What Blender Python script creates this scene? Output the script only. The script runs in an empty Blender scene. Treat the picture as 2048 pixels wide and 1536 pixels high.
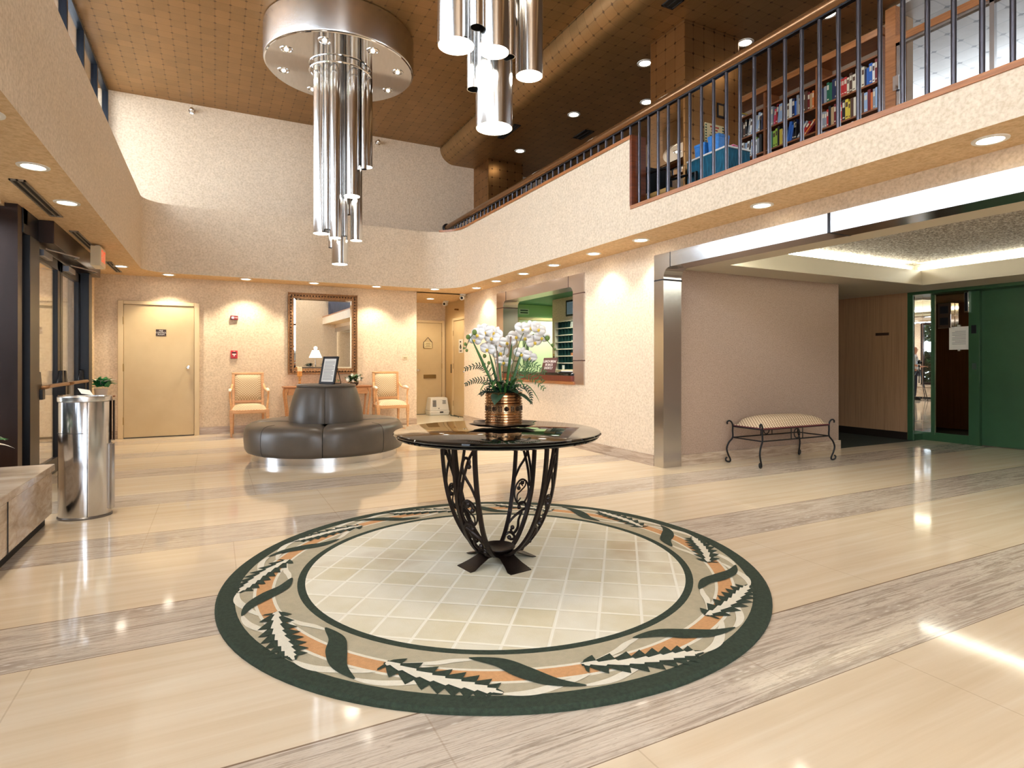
import bpy, bmesh, math, random
from mathutils import Vector, Matrix, Euler
PI = math.pi
C = bpy.context.scene.collection
rnd = random.Random(7)

# ---------------------------------------------------------------- camera
FPX = 1173.0
YAW = math.atan(594 / FPX)
cam_d = bpy.data.cameras.new('camera')
cam = bpy.data.objects.new('camera', cam_d)
C.objects.link(cam)
cam.location = (0, 0, 1.2)
cam.rotation_euler = (PI / 2, 0, -YAW)
cam_d.sensor_fit = 'HORIZONTAL'
cam_d.sensor_width = 36
cam_d.lens = 36 * FPX / 2048
cam_d.shift_y = -43 / 2048
cam_d.clip_start = 0.02
cam_d.clip_end = 200
bpy.context.scene.camera = cam

# ---------------------------------------------------------------- daylight, exposure
sc = bpy.context.scene
sc.view_settings.view_transform = 'Standard'
sc.view_settings.look = 'None'
sc.view_settings.gamma = 1
sc.view_settings.use_curve_mapping = False
sc.view_settings.exposure = 0.5
W = bpy.data.worlds.new('sky')
sc.world = W
W.use_nodes = True
bg = W.node_tree.nodes['Background']
bg.inputs[0].default_value = (0.76, 0.87, 1.0, 1)
bg.inputs[1].default_value = 9.0
WARM = (1.0, 0.90, 0.75)
DL_W = 38


def portal(name, loc, rot, sx, sy):
    l = bpy.data.lights.new(name, 'AREA')
    l.shape = 'RECTANGLE'; l.size = sx; l.size_y = sy
    l.cycles.is_portal = True
    o = bpy.data.objects.new(name, l); C.objects.link(o)
    o.location = loc; o.rotation_euler = rot
    return o


portal('window_portal', (-1.9, 2.8, 1.5), (0, -PI / 2, 0), 2.1, 7.6)
portal('window_portal', (-1.66, 3.7, 4.56), (0, -PI / 2, 0), 1.75, 14.4)
portal('window_portal', (-.15, -3.95, 2.8), (PI / 2, 0, 0), 2.6, 4.9)


# ---------------------------------------------------------------- helpers
def lin(c):
    return tuple(((x / 255) / 12.92 if x / 255 <= .04045 else ((x / 255 + .055) / 1.055) ** 2.4) for x in c[:3]) + (1,)


class NT:
    def __init__(s, name):
        s.m = bpy.data.materials.new(name); s.m.use_nodes = True
        s.t = s.m.node_tree; s.b = s.t.nodes['Principled BSDF']
        s.out = s.t.nodes['Material Output']

    def n(s, typ, **kw):
        o = s.t.nodes.new(typ)
        for k, v in kw.items():
            if k.startswith('i_'):
                key = k[2:].replace('_', ' ')
                key = int(key) if key.isdigit() else key
                v = v if not isinstance(v, tuple) or len(v) != 3 or o.inputs[key].type != 'RGBA' else v + (1,)
                o.inputs[key].default_value = v
            else:
                setattr(o, k, v)
        return o

    def l(s, a, b):
        s.t.links.new(a, b)

    def coord(s, scale=(1, 1, 1), rot=(0, 0, 0), loc=(0, 0, 0), kind='Object'):
        tc = s.n('ShaderNodeTexCoord'); mp = s.n('ShaderNodeMapping')
        mp.inputs['Scale'].default_value = scale; mp.inputs['Rotation'].default_value = rot
        mp.inputs['Location'].default_value = loc
        s.l(tc.outputs[kind], mp.inputs[0]); return mp.outputs[0]

    def ramp(s, fac, stops):
        r = s.n('ShaderNodeValToRGB'); e = r.color_ramp.elements
        while len(e) < len(stops): e.new(.5)
        for k, (p, c) in enumerate(stops):
            e[k].position = p; e[k].color = c if len(c) == 4 else lin(c)
        s.l(fac, r.inputs[0]); return r.outputs[0]

    def noise(s, vec, scale, detail=4, rough=.55, dist=0):
        o = s.n('ShaderNodeTexNoise'); o.inputs['Scale'].default_value = scale
        o.inputs['Detail'].default_value = detail; o.inputs['Roughness'].default_value = rough
        o.inputs['Distortion'].default_value = dist
        s.l(vec, o.inputs['Vector']); return o.outputs['Fac']

    def math(s, op, a, b=None, c=None):
        o = s.n('ShaderNodeMath', operation=op)
        for k, v in enumerate((a, b, c)):
            if v is None: continue
            if isinstance(v, (int, float)): o.inputs[k].default_value = v
            else: s.l(v, o.inputs[k])
        return o.outputs[0]

    def mix(s, f, a, b, typ='MIX'):
        o = s.n('ShaderNodeMix', data_type='RGBA', blend_type=typ)
        for k, v in ((0, f), (6, a), (7, b)):
            if isinstance(v, (int, float)): o.inputs[k].default_value = v
            elif isinstance(v, tuple): o.inputs[k].default_value = v
            else: s.l(v, o.inputs[k])
        return o.outputs[2]

    def bump(s, h, strength=.2, dist=.01):
        o = s.n('ShaderNodeBump'); o.inputs['Strength'].default_value = strength
        o.inputs['Distance'].default_value = dist
        s.l(h, o.inputs['Height']); s.l(o.outputs[0], s.b.inputs['Normal'])

    def set(s, rough=None, metal=None, spec=None, coat=None):
        if rough is not None: s.b.inputs['Roughness'].default_value = rough
        if metal is not None: s.b.inputs['Metallic'].default_value = metal
        if spec is not None: s.b.inputs['Specular IOR Level'].default_value = spec
        if coat is not None:
            s.b.inputs['Coat Weight'].default_value = coat; s.b.inputs['Coat Roughness'].default_value = .08


MT = {}


def mat(name, col, rough=.5, metal=0, var=0, vs=8, stretch=(1, 1, 1), bump=0, bs=60, coat=None, spec=None, col2=None):
    """plain colour with a noise variation towards col2"""
    if name in MT: return MT[name]
    k = NT(name); k.set(rough, metal, spec, coat)
    c1 = lin(col)
    if var or col2:
        c2 = lin(col2) if col2 else tuple(x * (1 - var) for x in c1[:3]) + (1,)
        f = k.noise(k.coord(stretch), vs)
        k.l(k.ramp(f, [(.35, c1), (.65, c2)]), k.b.inputs['Base Color'])
    else:
        k.b.inputs['Base Color'].default_value = c1
    if bump: k.bump(k.noise(k.coord(stretch), bs), bump)
    MT[name] = k.m
    return k.m


def emit(name, col, strength):
    if name in MT: return MT[name]
    k = NT(name)
    k.b.inputs['Base Color'].default_value = col + (1,)
    k.b.inputs['Emission Color'].default_value = col + (1,)
    k.b.inputs['Emission Strength'].default_value = strength
    MT[name] = k.m
    return k.m


def glass(name, tint=(1, 1, 1), refl=.08):
    if name in MT: return MT[name]
    k = NT(name)
    tr = k.n('ShaderNodeBsdfTransparent'); tr.inputs[0].default_value = tint + (1,)
    gl = k.n('ShaderNodeBsdfGlossy'); gl.inputs['Roughness'].default_value = .02
    lw = k.n('ShaderNodeLayerWeight'); lw.inputs[0].default_value = .25
    f = k.math('MINIMUM', k.math('ADD', k.math('MULTIPLY', lw.outputs['Fresnel'], .6), refl * .3), .6)
    mx = k.n('ShaderNodeMixShader'); k.l(f, mx.inputs[0]); k.l(tr.outputs[0], mx.inputs[1]); k.l(gl.outputs[0], mx.inputs[2])
    k.l(mx.outputs[0], k.out.inputs[0])
    MT[name] = k.m
    return k.m


class MB:
    """collects shapes, then links them as ONE mesh object"""
    def __init__(s):
        s.v = []; s.f = []; s.mi = []; s.M = Matrix.Identity(4)

    def at(s, loc=(0, 0, 0), rot=(0, 0, 0), sc=(1, 1, 1)):
        s.M = Matrix.LocRotScale(Vector(loc), Euler(rot), Vector(sc)); return s

    def add(s, vs, fs, m=0):
        b = len(s.v)
        s.v += [s.M @ Vector(p) for p in vs]
        s.f += [tuple(b + i for i in f) for f in fs]
        s.mi += [m] * len(fs); return s

    def box(s, x0, x1, y0, y1, z0, z1, m=0):
        return s.add([(x0, y0, z0), (x1, y0, z0), (x1, y1, z0), (x0, y1, z0), (x0, y0, z1), (x1, y0, z1), (x1, y1, z1), (x0, y1, z1)],
                     [(0, 3, 2, 1), (4, 5, 6, 7), (0, 1, 5, 4), (1, 2, 6, 5), (2, 3, 7, 6), (3, 0, 4, 7)], m)

    def taper(s, c, a, b, z0, z1, m=0):
        """box whose half sizes go from a at z0 to b at z1"""
        x, y = c
        return s.add([(x - a[0], y - a[1], z0), (x + a[0], y - a[1], z0), (x + a[0], y + a[1], z0), (x - a[0], y + a[1], z0),
                      (x - b[0], y - b[1], z1), (x + b[0], y - b[1], z1), (x + b[0], y + b[1], z1), (x - b[0], y + b[1], z1)],
                     [(0, 3, 2, 1), (4, 5, 6, 7), (0, 1, 5, 4), (1, 2, 6, 5), (2, 3, 7, 6), (3, 0, 4, 7)], m)

    def prism(s, pts, z0, z1, m=0):
        n = len(pts)
        return s.add([(x, y, z0) for x, y in pts] + [(x, y, z1) for x, y in pts],
                     [tuple(reversed(range(n))), tuple(range(n, 2 * n))] + [(i, (i + 1) % n, n + (i + 1) % n, n + i) for i in range(n)], m)

    def lathe(s, prof, c=(0, 0, 0), n=32, m=0, a0=0, a1=2 * PI, sx=1, sy=1, wob=None, caps=False):
        full = abs(a1 - a0 - 2 * PI) < 1e-6
        cols = n if full else n + 1
        vs = []
        for i in range(cols):
            a = a0 + (a1 - a0) * i / n
            for j, (r, z) in enumerate(prof):
                k = 1 + (wob(a, j) if wob else 0)
                vs.append((c[0] + r * k * math.cos(a) * sx, c[1] + r * k * math.sin(a) * sy, c[2] + z))
        p = len(prof); fs = []
        for i in range(n):
            i2 = (i + 1) % cols
            for j in range(p - 1):
                fs.append((i * p + j, i2 * p + j, i2 * p + j + 1, i * p + j + 1))
        if full and caps:
            if prof[0][0] > 1e-6: fs.append(tuple(i * p for i in range(cols))[::-1])
            if prof[-1][0] > 1e-6: fs.append(tuple(i * p + p - 1 for i in range(cols)))
        return s.add(vs, fs, m)

    def cyl(s, c, r, z0, z1, n=24, m=0, r2=None):
        return s.lathe([(r, z0), (r if r2 is None else r2, z1)], (c[0], c[1], 0), n, m, caps=True)

    def tube(s, path, r, n=10, m=0, flat=1.0, closed=False):
        path = [Vector(p) for p in path]
        k = len(path); vs = []; fs = []
        up = None
        for i, p in enumerate(path):
            if closed: t = (path[(i + 1) % k] - path[i - 1])
            else: t = path[min(i + 1, k - 1)] - path[max(i - 1, 0)]
            t.normalize()
            if up is None:
                up = Vector((0, 0, 1)) if abs(t.z) < .9 else Vector((1, 0, 0))
            a = t.cross(up)
            if a.length < 1e-5: a = t.cross(Vector((.3, .9, .2)))
            a.normalize(); b = a.cross(t); b.normalize(); up = b
            rr = r[i] if isinstance(r, (list, tuple)) else r
            for q in range(n):
                an = 2 * PI * q / n
                vs.append(p + a * (rr * math.cos(an)) + b * (rr * flat * math.sin(an)))
        for i in range(k if closed else k - 1):
            i2 = (i + 1) % k
            for q in range(n):
                q2 = (q + 1) % n
                fs.append((i * n + q, i * n + q2, i2 * n + q2, i2 * n + q))
        if not closed:
            fs.append(tuple(range(n))[::-1]); fs.append(tuple((k - 1) * n + q for q in range(n)))
        return s.add(vs, fs, m)

    def strip(s, A, B, m=0):
        n = len(A)
        return s.add(list(A) + list(B), [(i, i + 1, n + i + 1, n + i) for i in range(n - 1)], m)

    def sphere(s, c, r, n=12, m=0, sz=1.0):
        k = max(4, n // 2)
        return s.lathe([(r * math.sin(PI * j / k) if 0 < j < k else 0.0, -r * sz * math.cos(PI * j / k)) for j in range(k + 1)], c, n, m)

    def build(s, name, mats, parent=None, loc=(0, 0, 0), rot=(0, 0, 0), bev=0, seg=2, smooth=35, sub=0, recalc=True):
        me = bpy.data.meshes.new(name)
        me.from_pydata([tuple(v) for v in s.v], [], s.f)
        for mm in (mats if isinstance(mats, (list, tuple)) else [mats]): me.materials.append(mm)
        me.polygons.foreach_set('material_index', s.mi)
        if recalc:
            bm = bmesh.new(); bm.from_mesh(me)
            bmesh.ops.remove_doubles(bm, verts=bm.verts, dist=1e-5)
            bmesh.ops.recalc_face_normals(bm, faces=bm.faces)
            bm.to_mesh(me); bm.free()
        if smooth:
            me.shade_smooth(); me.set_sharp_from_angle(angle=math.radians(smooth))
        o = bpy.data.objects.new(name, me); C.objects.link(o)
        o.location = loc; o.rotation_euler = rot
        if parent: o.parent = parent
        if bev:
            b = o.modifiers.new('bevel', 'BEVEL'); b.width = bev; b.segments = seg; b.limit_method = 'ANGLE'; b.angle_limit = math.radians(40)
        if sub:
            u = o.modifiers.new('sub', 'SUBSURF'); u.levels = sub; u.render_levels = sub
        return o


def tag(o, label, cat, group=None, kind=None):
    if label: o['label'] = label
    if cat: o['category'] = cat
    if group: o['group'] = group
    if kind: o['kind'] = kind
    return o


def thing(name, label, cat, loc=(0, 0, 0), rz=0, group=None):
    o = bpy.data.objects.new(name, None); C.objects.link(o)
    o.empty_display_size = .1
    o.location = loc; o.rotation_euler = (0, 0, rz)
    return tag(o, label, cat, group)


def struct(o, label=None, cat=None):
    o['kind'] = 'structure'
    if label: o['label'] = label
    if cat: o['category'] = cat
    return o


def copy_tree(o, parent=None):
    c = o.copy(); C.objects.link(c)
    if parent: c.parent = parent
    for ch in [x for x in bpy.data.objects if x.parent == o]:
        copy_tree(ch, c)
    return c


def lettering(txt, size, material, parent, loc, rot, align='CENTER', depth=.0008, name='lettering', sx=1.0):
    cu = bpy.data.curves.new('lettering', 'FONT'); cu.body = txt; cu.size = size
    cu.align_x = align; cu.align_y = 'CENTER'; cu.extrude = depth; cu.space_line = .95
    t = bpy.data.objects.new('lettering', cu); C.objects.link(t)
    dg = bpy.context.evaluated_depsgraph_get(); dg.update()
    me = bpy.data.meshes.new_from_object(t.evaluated_get(dg))
    bpy.data.objects.remove(t); bpy.data.curves.remove(cu)
    me.materials.clear(); me.materials.append(material)
    o = bpy.data.objects.new(name, me); C.objects.link(o)
    o.parent = parent; o.location = loc; o.rotation_euler = rot; o.scale = (sx, 1, 1)
    return o


def bez(pts, n=12):
    """Catmull-Rom through pts"""
    P = [Vector(p) for p in pts]; out = []
    for i in range(len(P) - 1):
        a = P[max(i - 1, 0)]; b = P[i]; c = P[i + 1]; d = P[min(i + 2, len(P) - 1)]
        for k in range(n):
            t = k / n
            out.append(.5 * ((2 * b) + (c - a) * t + (2 * a - 5 * b + 4 * c - d) * t * t + (3 * b - a - 3 * c + d) * t ** 3))
    out.append(P[-1]); return out


# ---------------------------------------------------------------- materials
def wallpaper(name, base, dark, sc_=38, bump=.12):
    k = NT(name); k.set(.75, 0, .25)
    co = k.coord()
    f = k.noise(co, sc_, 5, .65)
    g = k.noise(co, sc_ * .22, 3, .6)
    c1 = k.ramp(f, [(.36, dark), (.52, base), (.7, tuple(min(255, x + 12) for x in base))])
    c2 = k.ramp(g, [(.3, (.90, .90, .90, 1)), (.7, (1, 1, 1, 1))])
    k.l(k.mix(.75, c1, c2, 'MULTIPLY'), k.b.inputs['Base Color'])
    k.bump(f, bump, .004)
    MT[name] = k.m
    return k.m


PAPER = wallpaper('beige_wallpaper', (224, 203, 176), (209, 186, 156))
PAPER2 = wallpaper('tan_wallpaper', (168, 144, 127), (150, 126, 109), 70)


def floor_mat():
    k = NT('travertine_floor'); k.set(.13, 0, .5)
    co = k.coord()
    sp = k.n('ShaderNodeSeparateXYZ'); k.l(co, sp.inputs[0])
    X, Y = sp.outputs[0], sp.outputs[1]
    ph = k.math('FLOORED_MODULO', k.math('SUBTRACT', Y, 1.445), 1.45)
    stripe = k.math('LESS_THAN', ph, .49)
    v1 = k.noise(k.coord((.35, 7, 1)), 1.8, 6, .6, .5)
    beige = k.ramp(v1, [(.28, (210, 189, 159)), (.5, (218, 199, 171)), (.72, (225, 210, 186))])
    v2 = k.noise(k.coord((.45, 12, 1)), 2.6, 12, .72, .8)
    v3 = k.noise(k.coord((4, 22, 1)), 6, 6, .7)
    grey = k.ramp(v2, [(.26, (136, 120, 106)), (.40, (182, 165, 148)), (.50, (212, 198, 180)), (.58, (160, 144, 128)), (.64, (204, 189, 171)), (.8, (226, 216, 202))])
    grey = k.mix(k.ramp(v3, [(.55, (0, 0, 0, 1)), (.75, (1, 1, 1, 1))]), grey, lin((150, 134, 116)))
    pm = k.ramp(k.noise(k.coord((.55, 2.6, 1)), 2.4, 3, .5), [(.56, (0, 0, 0, 1)), (.62, (1, 1, 1, 1))])
    vo = k.n('ShaderNodeTexVoronoi'); vo.inputs['Scale'].default_value = 22; k.l(k.coord((.8, 2.2, 1)), vo.inputs[0])
    chips = k.ramp(vo.outputs['Distance'], [(.16, (226, 218, 206)), (.30, (180, 164, 148)), (.6, (158, 142, 127))])
    grey = k.mix(k.math("MULTIPLY", pm, .55), grey, chips)
    col = k.mix(stripe, beige, grey)
    # slab joints
    row = k.math('FLOOR', k.math('DIVIDE', k.math('SUBTRACT', Y, 1.445), 1.45))
    jx = k.math('FLOORED_MODULO', k.math('ADD', X, k.math('MULTIPLY', row, .53)), 1.28)
    jl = k.math('LESS_THAN', k.math('ABSOLUTE', k.math('SUBTRACT', jx, .64)), .003)
    e1 = k.math('LESS_THAN', k.math('ABSOLUTE', k.math('SUBTRACT', ph, .49)), .004)
    e2 = k.math('LESS_THAN', ph, .004)
    edge = k.math('MAXIMUM', e1, e2)
    col = k.mix(k.math('MULTIPLY', jl, .25), col, lin((140, 110, 80)))
    col = k.mix(k.math('MULTIPLY', edge, .8), col, lin((110, 84, 62)))
    k.l(col, k.b.inputs['Base Color'])
    r = k.math('ADD', .055, k.math('MULTIPLY', v1, .04))
    k.l(r, k.b.inputs['Roughness'])
    return k.m


FLOOR = floor_mat()


def marble(name, a, b, c, rot=(0, 0, 0), st=(1, 1, 8), rough=.2, s=2.0):
    k = NT(name); k.set(rough, 0, .5)
    v = k.noise(k.coord(st, rot), s, 8, .65, .8)
    k.l(k.ramp(v, [(.3, a), (.5, b), (.7, c)]), k.b.inputs['Base Color'])
    MT[name] = k.m
    return k.m


TRAV = marble('planter_travertine', (166, 144, 122), (196, 176, 154), (220, 204, 184), (.35, 0, 0), (1, 3, 9), .16)
BASE = marble('baseboard_marble', (140, 116, 96), (176, 154, 132), (204, 186, 166), (0, 0, 0), (1.5, 1.5, 14), .3)
BLACKM = marble('black_marble', (8, 7, 7), (12, 11, 10), (24, 21, 20), (0, 0, .5), (1, 1, 1), .04, 3)


def tiles(name, col, col2, seam, size, rough, metal, bump=.25):
    k = NT(name); k.set(rough, metal, .5)
    co = k.coord((1 / size, 1 / size, 1 / size))
    sp = k.n('ShaderNodeSeparateXYZ'); k.l(co, sp.inputs[0])
    ge = k.n('ShaderNodeNewGeometry'); sn = k.n('ShaderNodeSeparateXYZ'); k.l(ge.outputs['Normal'], sn.inputs[0])
    def d(o): return k.math('PINGPONG', o, .5)
    nx = k.math('GREATER_THAN', k.math('ABSOLUTE', sn.outputs[0]), .7)
    ny = k.math('GREATER_THAN', k.math('ABSOLUTE', sn.outputs[1]), .7)
    nz = k.math('GREATER_THAN', k.math('ABSOLUTE', sn.outputs[2]), .7)
    dx = k.math('ADD', d(sp.outputs[0]), nx); dy = k.math('ADD', d(sp.outputs[1]), ny); dz = k.math('ADD', d(sp.outputs[2]), nz)
    mn = k.math('MINIMUM', k.math('MINIMUM', dx, dy), dz)
    line = k.math('LESS_THAN', mn, .025)
    # dark pins where seams cross
    pin = k.math('LESS_THAN', k.math('SUBTRACT', k.math('ADD', k.math('ADD', k.math('MINIMUM', dx, .5), k.math('MINIMUM', dy, .5)), k.math('MINIMUM', dz, .5)), .5), .12)
    f = k.noise(k.coord((1, 1, 1)), 3.5, 6, .7)
    w = k.n('ShaderNodeTexWhiteNoise'); fl = k.n('ShaderNodeVectorMath', operation='FLOOR'); k.l(co, fl.inputs[0]); k.l(fl.outputs[0], w.inputs[0])
    base = k.ramp(k.math('ADD', k.math('MULTIPLY', f, .7), k.math('MULTIPLY', w.outputs[0], .3)), [(.3, col), (.65, col2)])
    c = k.mix(k.math('MULTIPLY', line, .28), base, lin(seam))
    c = k.mix(k.math('MULTIPLY', pin, .8), c, lin(seam))
    k.l(c, k.b.inputs['Base Color'])
    k.bump(k.math('MINIMUM', mn, .06), bump, .01)
    MT[name] = k.m
    return k.m


COPPER = tiles('bronze_metal_tile', (138, 104, 62), (152, 114, 70), (80, 56, 32), .165, .42, .55, .12)
PALETILE = tiles('silver_metal_tile', (176, 168, 154), (200, 194, 184), (90, 84, 76), .3, .4, .3)


def brushed(name, col, rough=.22, st=(1, 1, 60), amt=.12):
    k = NT(name); k.set(rough, 1)
    k.b.inputs['Base Color'].default_value = col + (1,)
    if amt >= .1:
        v = k.noise(k.coord(st), 8, 2, .5)
        k.l(k.math('ADD', rough - .015, k.math('MULTIPLY', v, .03)), k.b.inputs['Roughness'])
    MT[name] = k.m
    return k.m


STEEL = brushed('brushed_steel', (.58, .57, .57), .17, (1, 1, 60))
STEELH = brushed('brushed_steel_band', (.70, .68, .66), .24, (60, 60, 1))
POLISH = brushed('polished_steel', (.74, .72, .70), .07, (1, 1, 1), .03)
CHROME = brushed('chrome', (.8, .8, .8), .06, (1, 1, 1), .02)
TUBEM = brushed('satin_tube_metal', (.68, .665, .645), .16, (70, 70, .4), .06)
WOODRED = mat('mahogany', (96, 44, 20), .3, col2=(122, 60, 28), vs=4, stretch=(1, 1, 14))
WOODCAP = mat('oak_cap', (150, 92, 48), .38, col2=(176, 112, 62), vs=5, stretch=(12, 1, 12))
BRONZE = mat('dark_bronze_frame', (40, 27, 22), .32, .55, col2=(58, 40, 32), vs=3, stretch=(1, 1, .4))
BLACKF = mat('black_frame', (20, 20, 24), .35, .3)
CREAM = mat('cream_door_paint', (208, 184, 142), .42, col2=(200, 175, 133), vs=2)
CREAMF = mat('cream_frame_paint', (214, 190, 148), .4)
WHITEP = mat('white_plastic', (228, 224, 214), .4)
PAPERW = mat('white_paper', (232, 228, 220), .7)
INK = mat('dark_ink', (40, 36, 34), .6)
WHITEINK = mat('white_lettering', (235, 228, 220), .5)
IRON = mat('wrought_iron', (38, 26, 21), .42, .55, var=.35, vs=30, bump=.12, bs=90)
BLKIRON = mat('black_iron', (22, 22, 24), .4, .4)
GREEN = mat('green_enamel', (52, 88, 58), .32, .1, col2=(48, 82, 54), vs=3)
MIRROR = brushed('mirror_glass', (.90, .90, .88), .008, (1, 1, 1), .01)
GLASS = glass('window_glass')
LAMP = emit('lamp_lens', (1.0, .90, .74), 14)
LAMPW = emit('tube_lamp_lens', (1.0, .93, .80), 12)

# ================================================================ THE ROOM
SOF, TOP, CEIL = 2.58, 3.64, 5.46
XL, XR, YB = -0.97, 4.03, 10.48          # faces of the left, balcony and far bulkheads
YF = 11.02                               # far wall
YS = -3.6                                # wall behind the camera


def slab(name, boxes, m, label=None, cat=None, bev=0, smooth=35):
    b = MB()
    for q in boxes: b.box(*q)
    return struct(b.build(name, m, bev=bev, smooth=smooth), label, cat)


b = MB(); b.box(-5.2, 12, -4, 14, -.1, 0)
struct(b.build('floor', FLOOR), 'glossy beige travertine floor with grey veined bands', 'floor')
slab('floor_corridor', [(7.72, 9.6, 5.24, 9.6, 0, .004)], mat('green_carpet', (42, 48, 34), .9, var=.4, vs=120), 'dark green carpet in the corridor beside the elevator', 'floor')
slab('ceiling', [(-1.8, 3.98, -4, 11.3, CEIL, CEIL + .12)], COPPER, 'high ceiling of bronze metal tiles', 'ceiling')
# dropped balcony ceiling with its quarter-round nose
b = MB(); pr = [(3.98, CEIL + .1), (3.98, 5.44)]
for k in range(13):
    a = PI + k * (PI / 2) / 12
    pr.append((3.98 + .30 + .30 * math.cos(a), 5.45 + .30 * math.sin(a)))
pr += [(10.2, 5.15), (10.2, CEIL + .1)]
n = len(pr)
b.add([(x, -4, z) for x, z in pr] + [(x, 13.2, z) for x, z in pr], [tuple(range(n)), tuple(reversed(range(n, 2 * n)))] + [(i, i + n, (i + 1) % n + n, (i + 1) % n) for i in range(n)])
struct(b.build('ceiling_balcony', COPPER), 'lower bronze tiled ceiling with a rounded nose above the balcony', 'ceiling')

# bulkhead ring: inner outline with rounded corners
inner, outer = [], []


def seg(p, q): inner.append(p); outer.append(q)


seg((XL, YS), (-1.8, YS)); seg((XL, YB - .42), (-1.8, YB - .42))
for k in range(1, 13):
    a = PI - k * (PI / 2) / 12
    seg((XL + .42 + .42 * math.cos(a), YB - .42 + .42 * math.sin(a)), (-1.8 + .83 * k / 12 + .42 * k / 12, 11.12) if k > 6 else (-1.8, YB - .42 + 1.06 * k / 6))
seg((XR - .62, YB), (XR - .62, 11.12))
for k in range(1, 15):
    a = PI / 2 - k * (PI / 2) / 14
    seg((XR - .62 + .62 * math.cos(a), YB - .62 + .62 * math.sin(a)), (XR - .62 + 1.29 * k / 7, 11.12) if k <= 7 else (4.7, 11.12 - 1.26 * (k - 7) / 7))
YL = 5.10                                 # where the solid parapet steps down
seg((XR, YL), (4.7, YL)); NI = len(inner); seg((XR, YS), (4.7, YS))
P3 = lambda L, z: [(x, y, z) for x, y in L]
b = MB()
b.strip(P3(inner[:NI], SOF), P3(inner[:NI], TOP))
b.strip(P3(inner[NI - 1:], SOF), P3(inner[NI - 1:], 2.875))
struct(b.build('wall_bulkhead', PAPER, smooth=50), 'beige papered bulkhead running round the lobby above the soffit', 'wall')
b = MB(); b.strip(P3(inner, SOF), P3(outer, SOF))
struct(b.build('ceiling_soffit', wallpaper('soffit_paper', (218, 186, 144), (204, 168, 124), 30, .05)), 'tan soffit with recessed lights under the bulkhead', 'ceiling')
# ledge on top of the left and far bulkheads
b = MB()
k0 = [i for i, p in enumerate(inner) if p[0] < XR - .1 and i < NI]
b.strip(P3([inner[i] for i in k0], TOP), [(outer[i][0], outer[i][1], TOP) for i in k0])
struct(b.build('trim_ledge', PAPER), 'papered ledge on top of the left and far bulkheads', 'ledge')
# parapet back, balcony floor
b = MB()
ins = [i for i in range(NI) if inner[i][0] > XR - .3 and inner[i][1] > 5]
b.strip(P3([inner[i] for i in ins], TOP), [(inner[i][0] + .19 * (1 if i > ins[0] + 6 else .6), inner[i][1] + (.16 if i < ins[0] + 8 and inner[i][1] > 9.9 else 0), TOP) for i in ins])
b.box(4.21, 4.22, YL, 10.9, 2.86, TOP)
struct(b.build('wall_parapet', PAPER), 'papered inner face of the solid balcony parapet', 'wall')
slab('floor_balcony', [(4.06, 10.2, -3.8, 13.0, 2.62, 2.86)], mat('balcony_carpet', (90, 70, 52), .9), 'balcony floor behind the railing', 'floor')
# oak caps and mahogany end of the parapet
b = MB()
cp = [inner[i] for i in ins]
A = [(x - .012, y, TOP + .03) for x, y in cp]; B = [(x + .20, y, TOP + .03) for x, y in cp]
A0 = [(x, y, TOP - .01) for x, y, z in A]
b.strip(A, B); b.strip(A0, A)
struct(b.build('trim_1', WOODCAP), 'oak cap along the top of the solid parapet', 'trim')
slab('trim_2', [(XR - .012, 4.24, YS, YL, 2.862, 2.90)], WOODCAP, 'oak cap along the low balcony edge under the balusters', 'trim')
slab('trim_3', [(XR - .002, 4.225, YL - .015, YL + .02, 2.9, TOP + .03)], WOODRED, 'dark red wooden end panel of the solid parapet', 'trim')

# ---- far wall, lower and upper, with the opening to the hall at its right
slab('wall_far', [(-1.9, 3.5, YF, YF + .14, 0, CEIL), (3.5, 4.62, YF, YF + .14, SOF, CEIL), (4.62, 10, YF, YF + .14, 2.86, CEIL)], PAPER, 'beige papered far wall behind the armchairs', 'wall')
# hall behind the opening
slab('wall_hall', [(3.3, 5.0, 13.04, 13.16, 0, SOF), (3.3, 3.42, YF + .14, 13.04, 0, SOF)], PAPER, 'tan end wall of the small hall', 'wall')
slab('wall_hall_right', [(4.84, 4.96, 11.15, 13.04, 0, SOF)], mat('hall_cream_paint', (206, 178, 132), .5), 'cream right-hand wall of the small hall', 'wall')
slab('ceiling_hall', [(3.3, 4.96, 11.0, 13.1, SOF, SOF + .05)], MT['soffit_paper'], 'tan ceiling of the small hall', 'ceiling')
slab('trim_4', [(3.42, 4.84, YF + .0, 13.04, .0, .003)], mat('pale_hall_floor', (214, 206, 186), .2), 'pale stone floor of the small hall', 'floor')

# ---- right wall with the reception window; lintel strip over the portal
Y0, Y1, Z0, Z1 = 7.0, 9.33, .90, 2.32
slab('wall_right', [(4.55, 4.80, 5.17, Y0, 0, SOF), (4.55, 4.80, Y1, 11.15, 0, SOF), (4.55, 4.80, Y0, Y1, 0, Z0), (4.55, 4.80, Y0, Y1, Z1, SOF),
                    (4.55, 4.80, YS, 5.17, 2.43, SOF)], PAPER, 'beige papered right wall round the reception window', 'wall')
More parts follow.
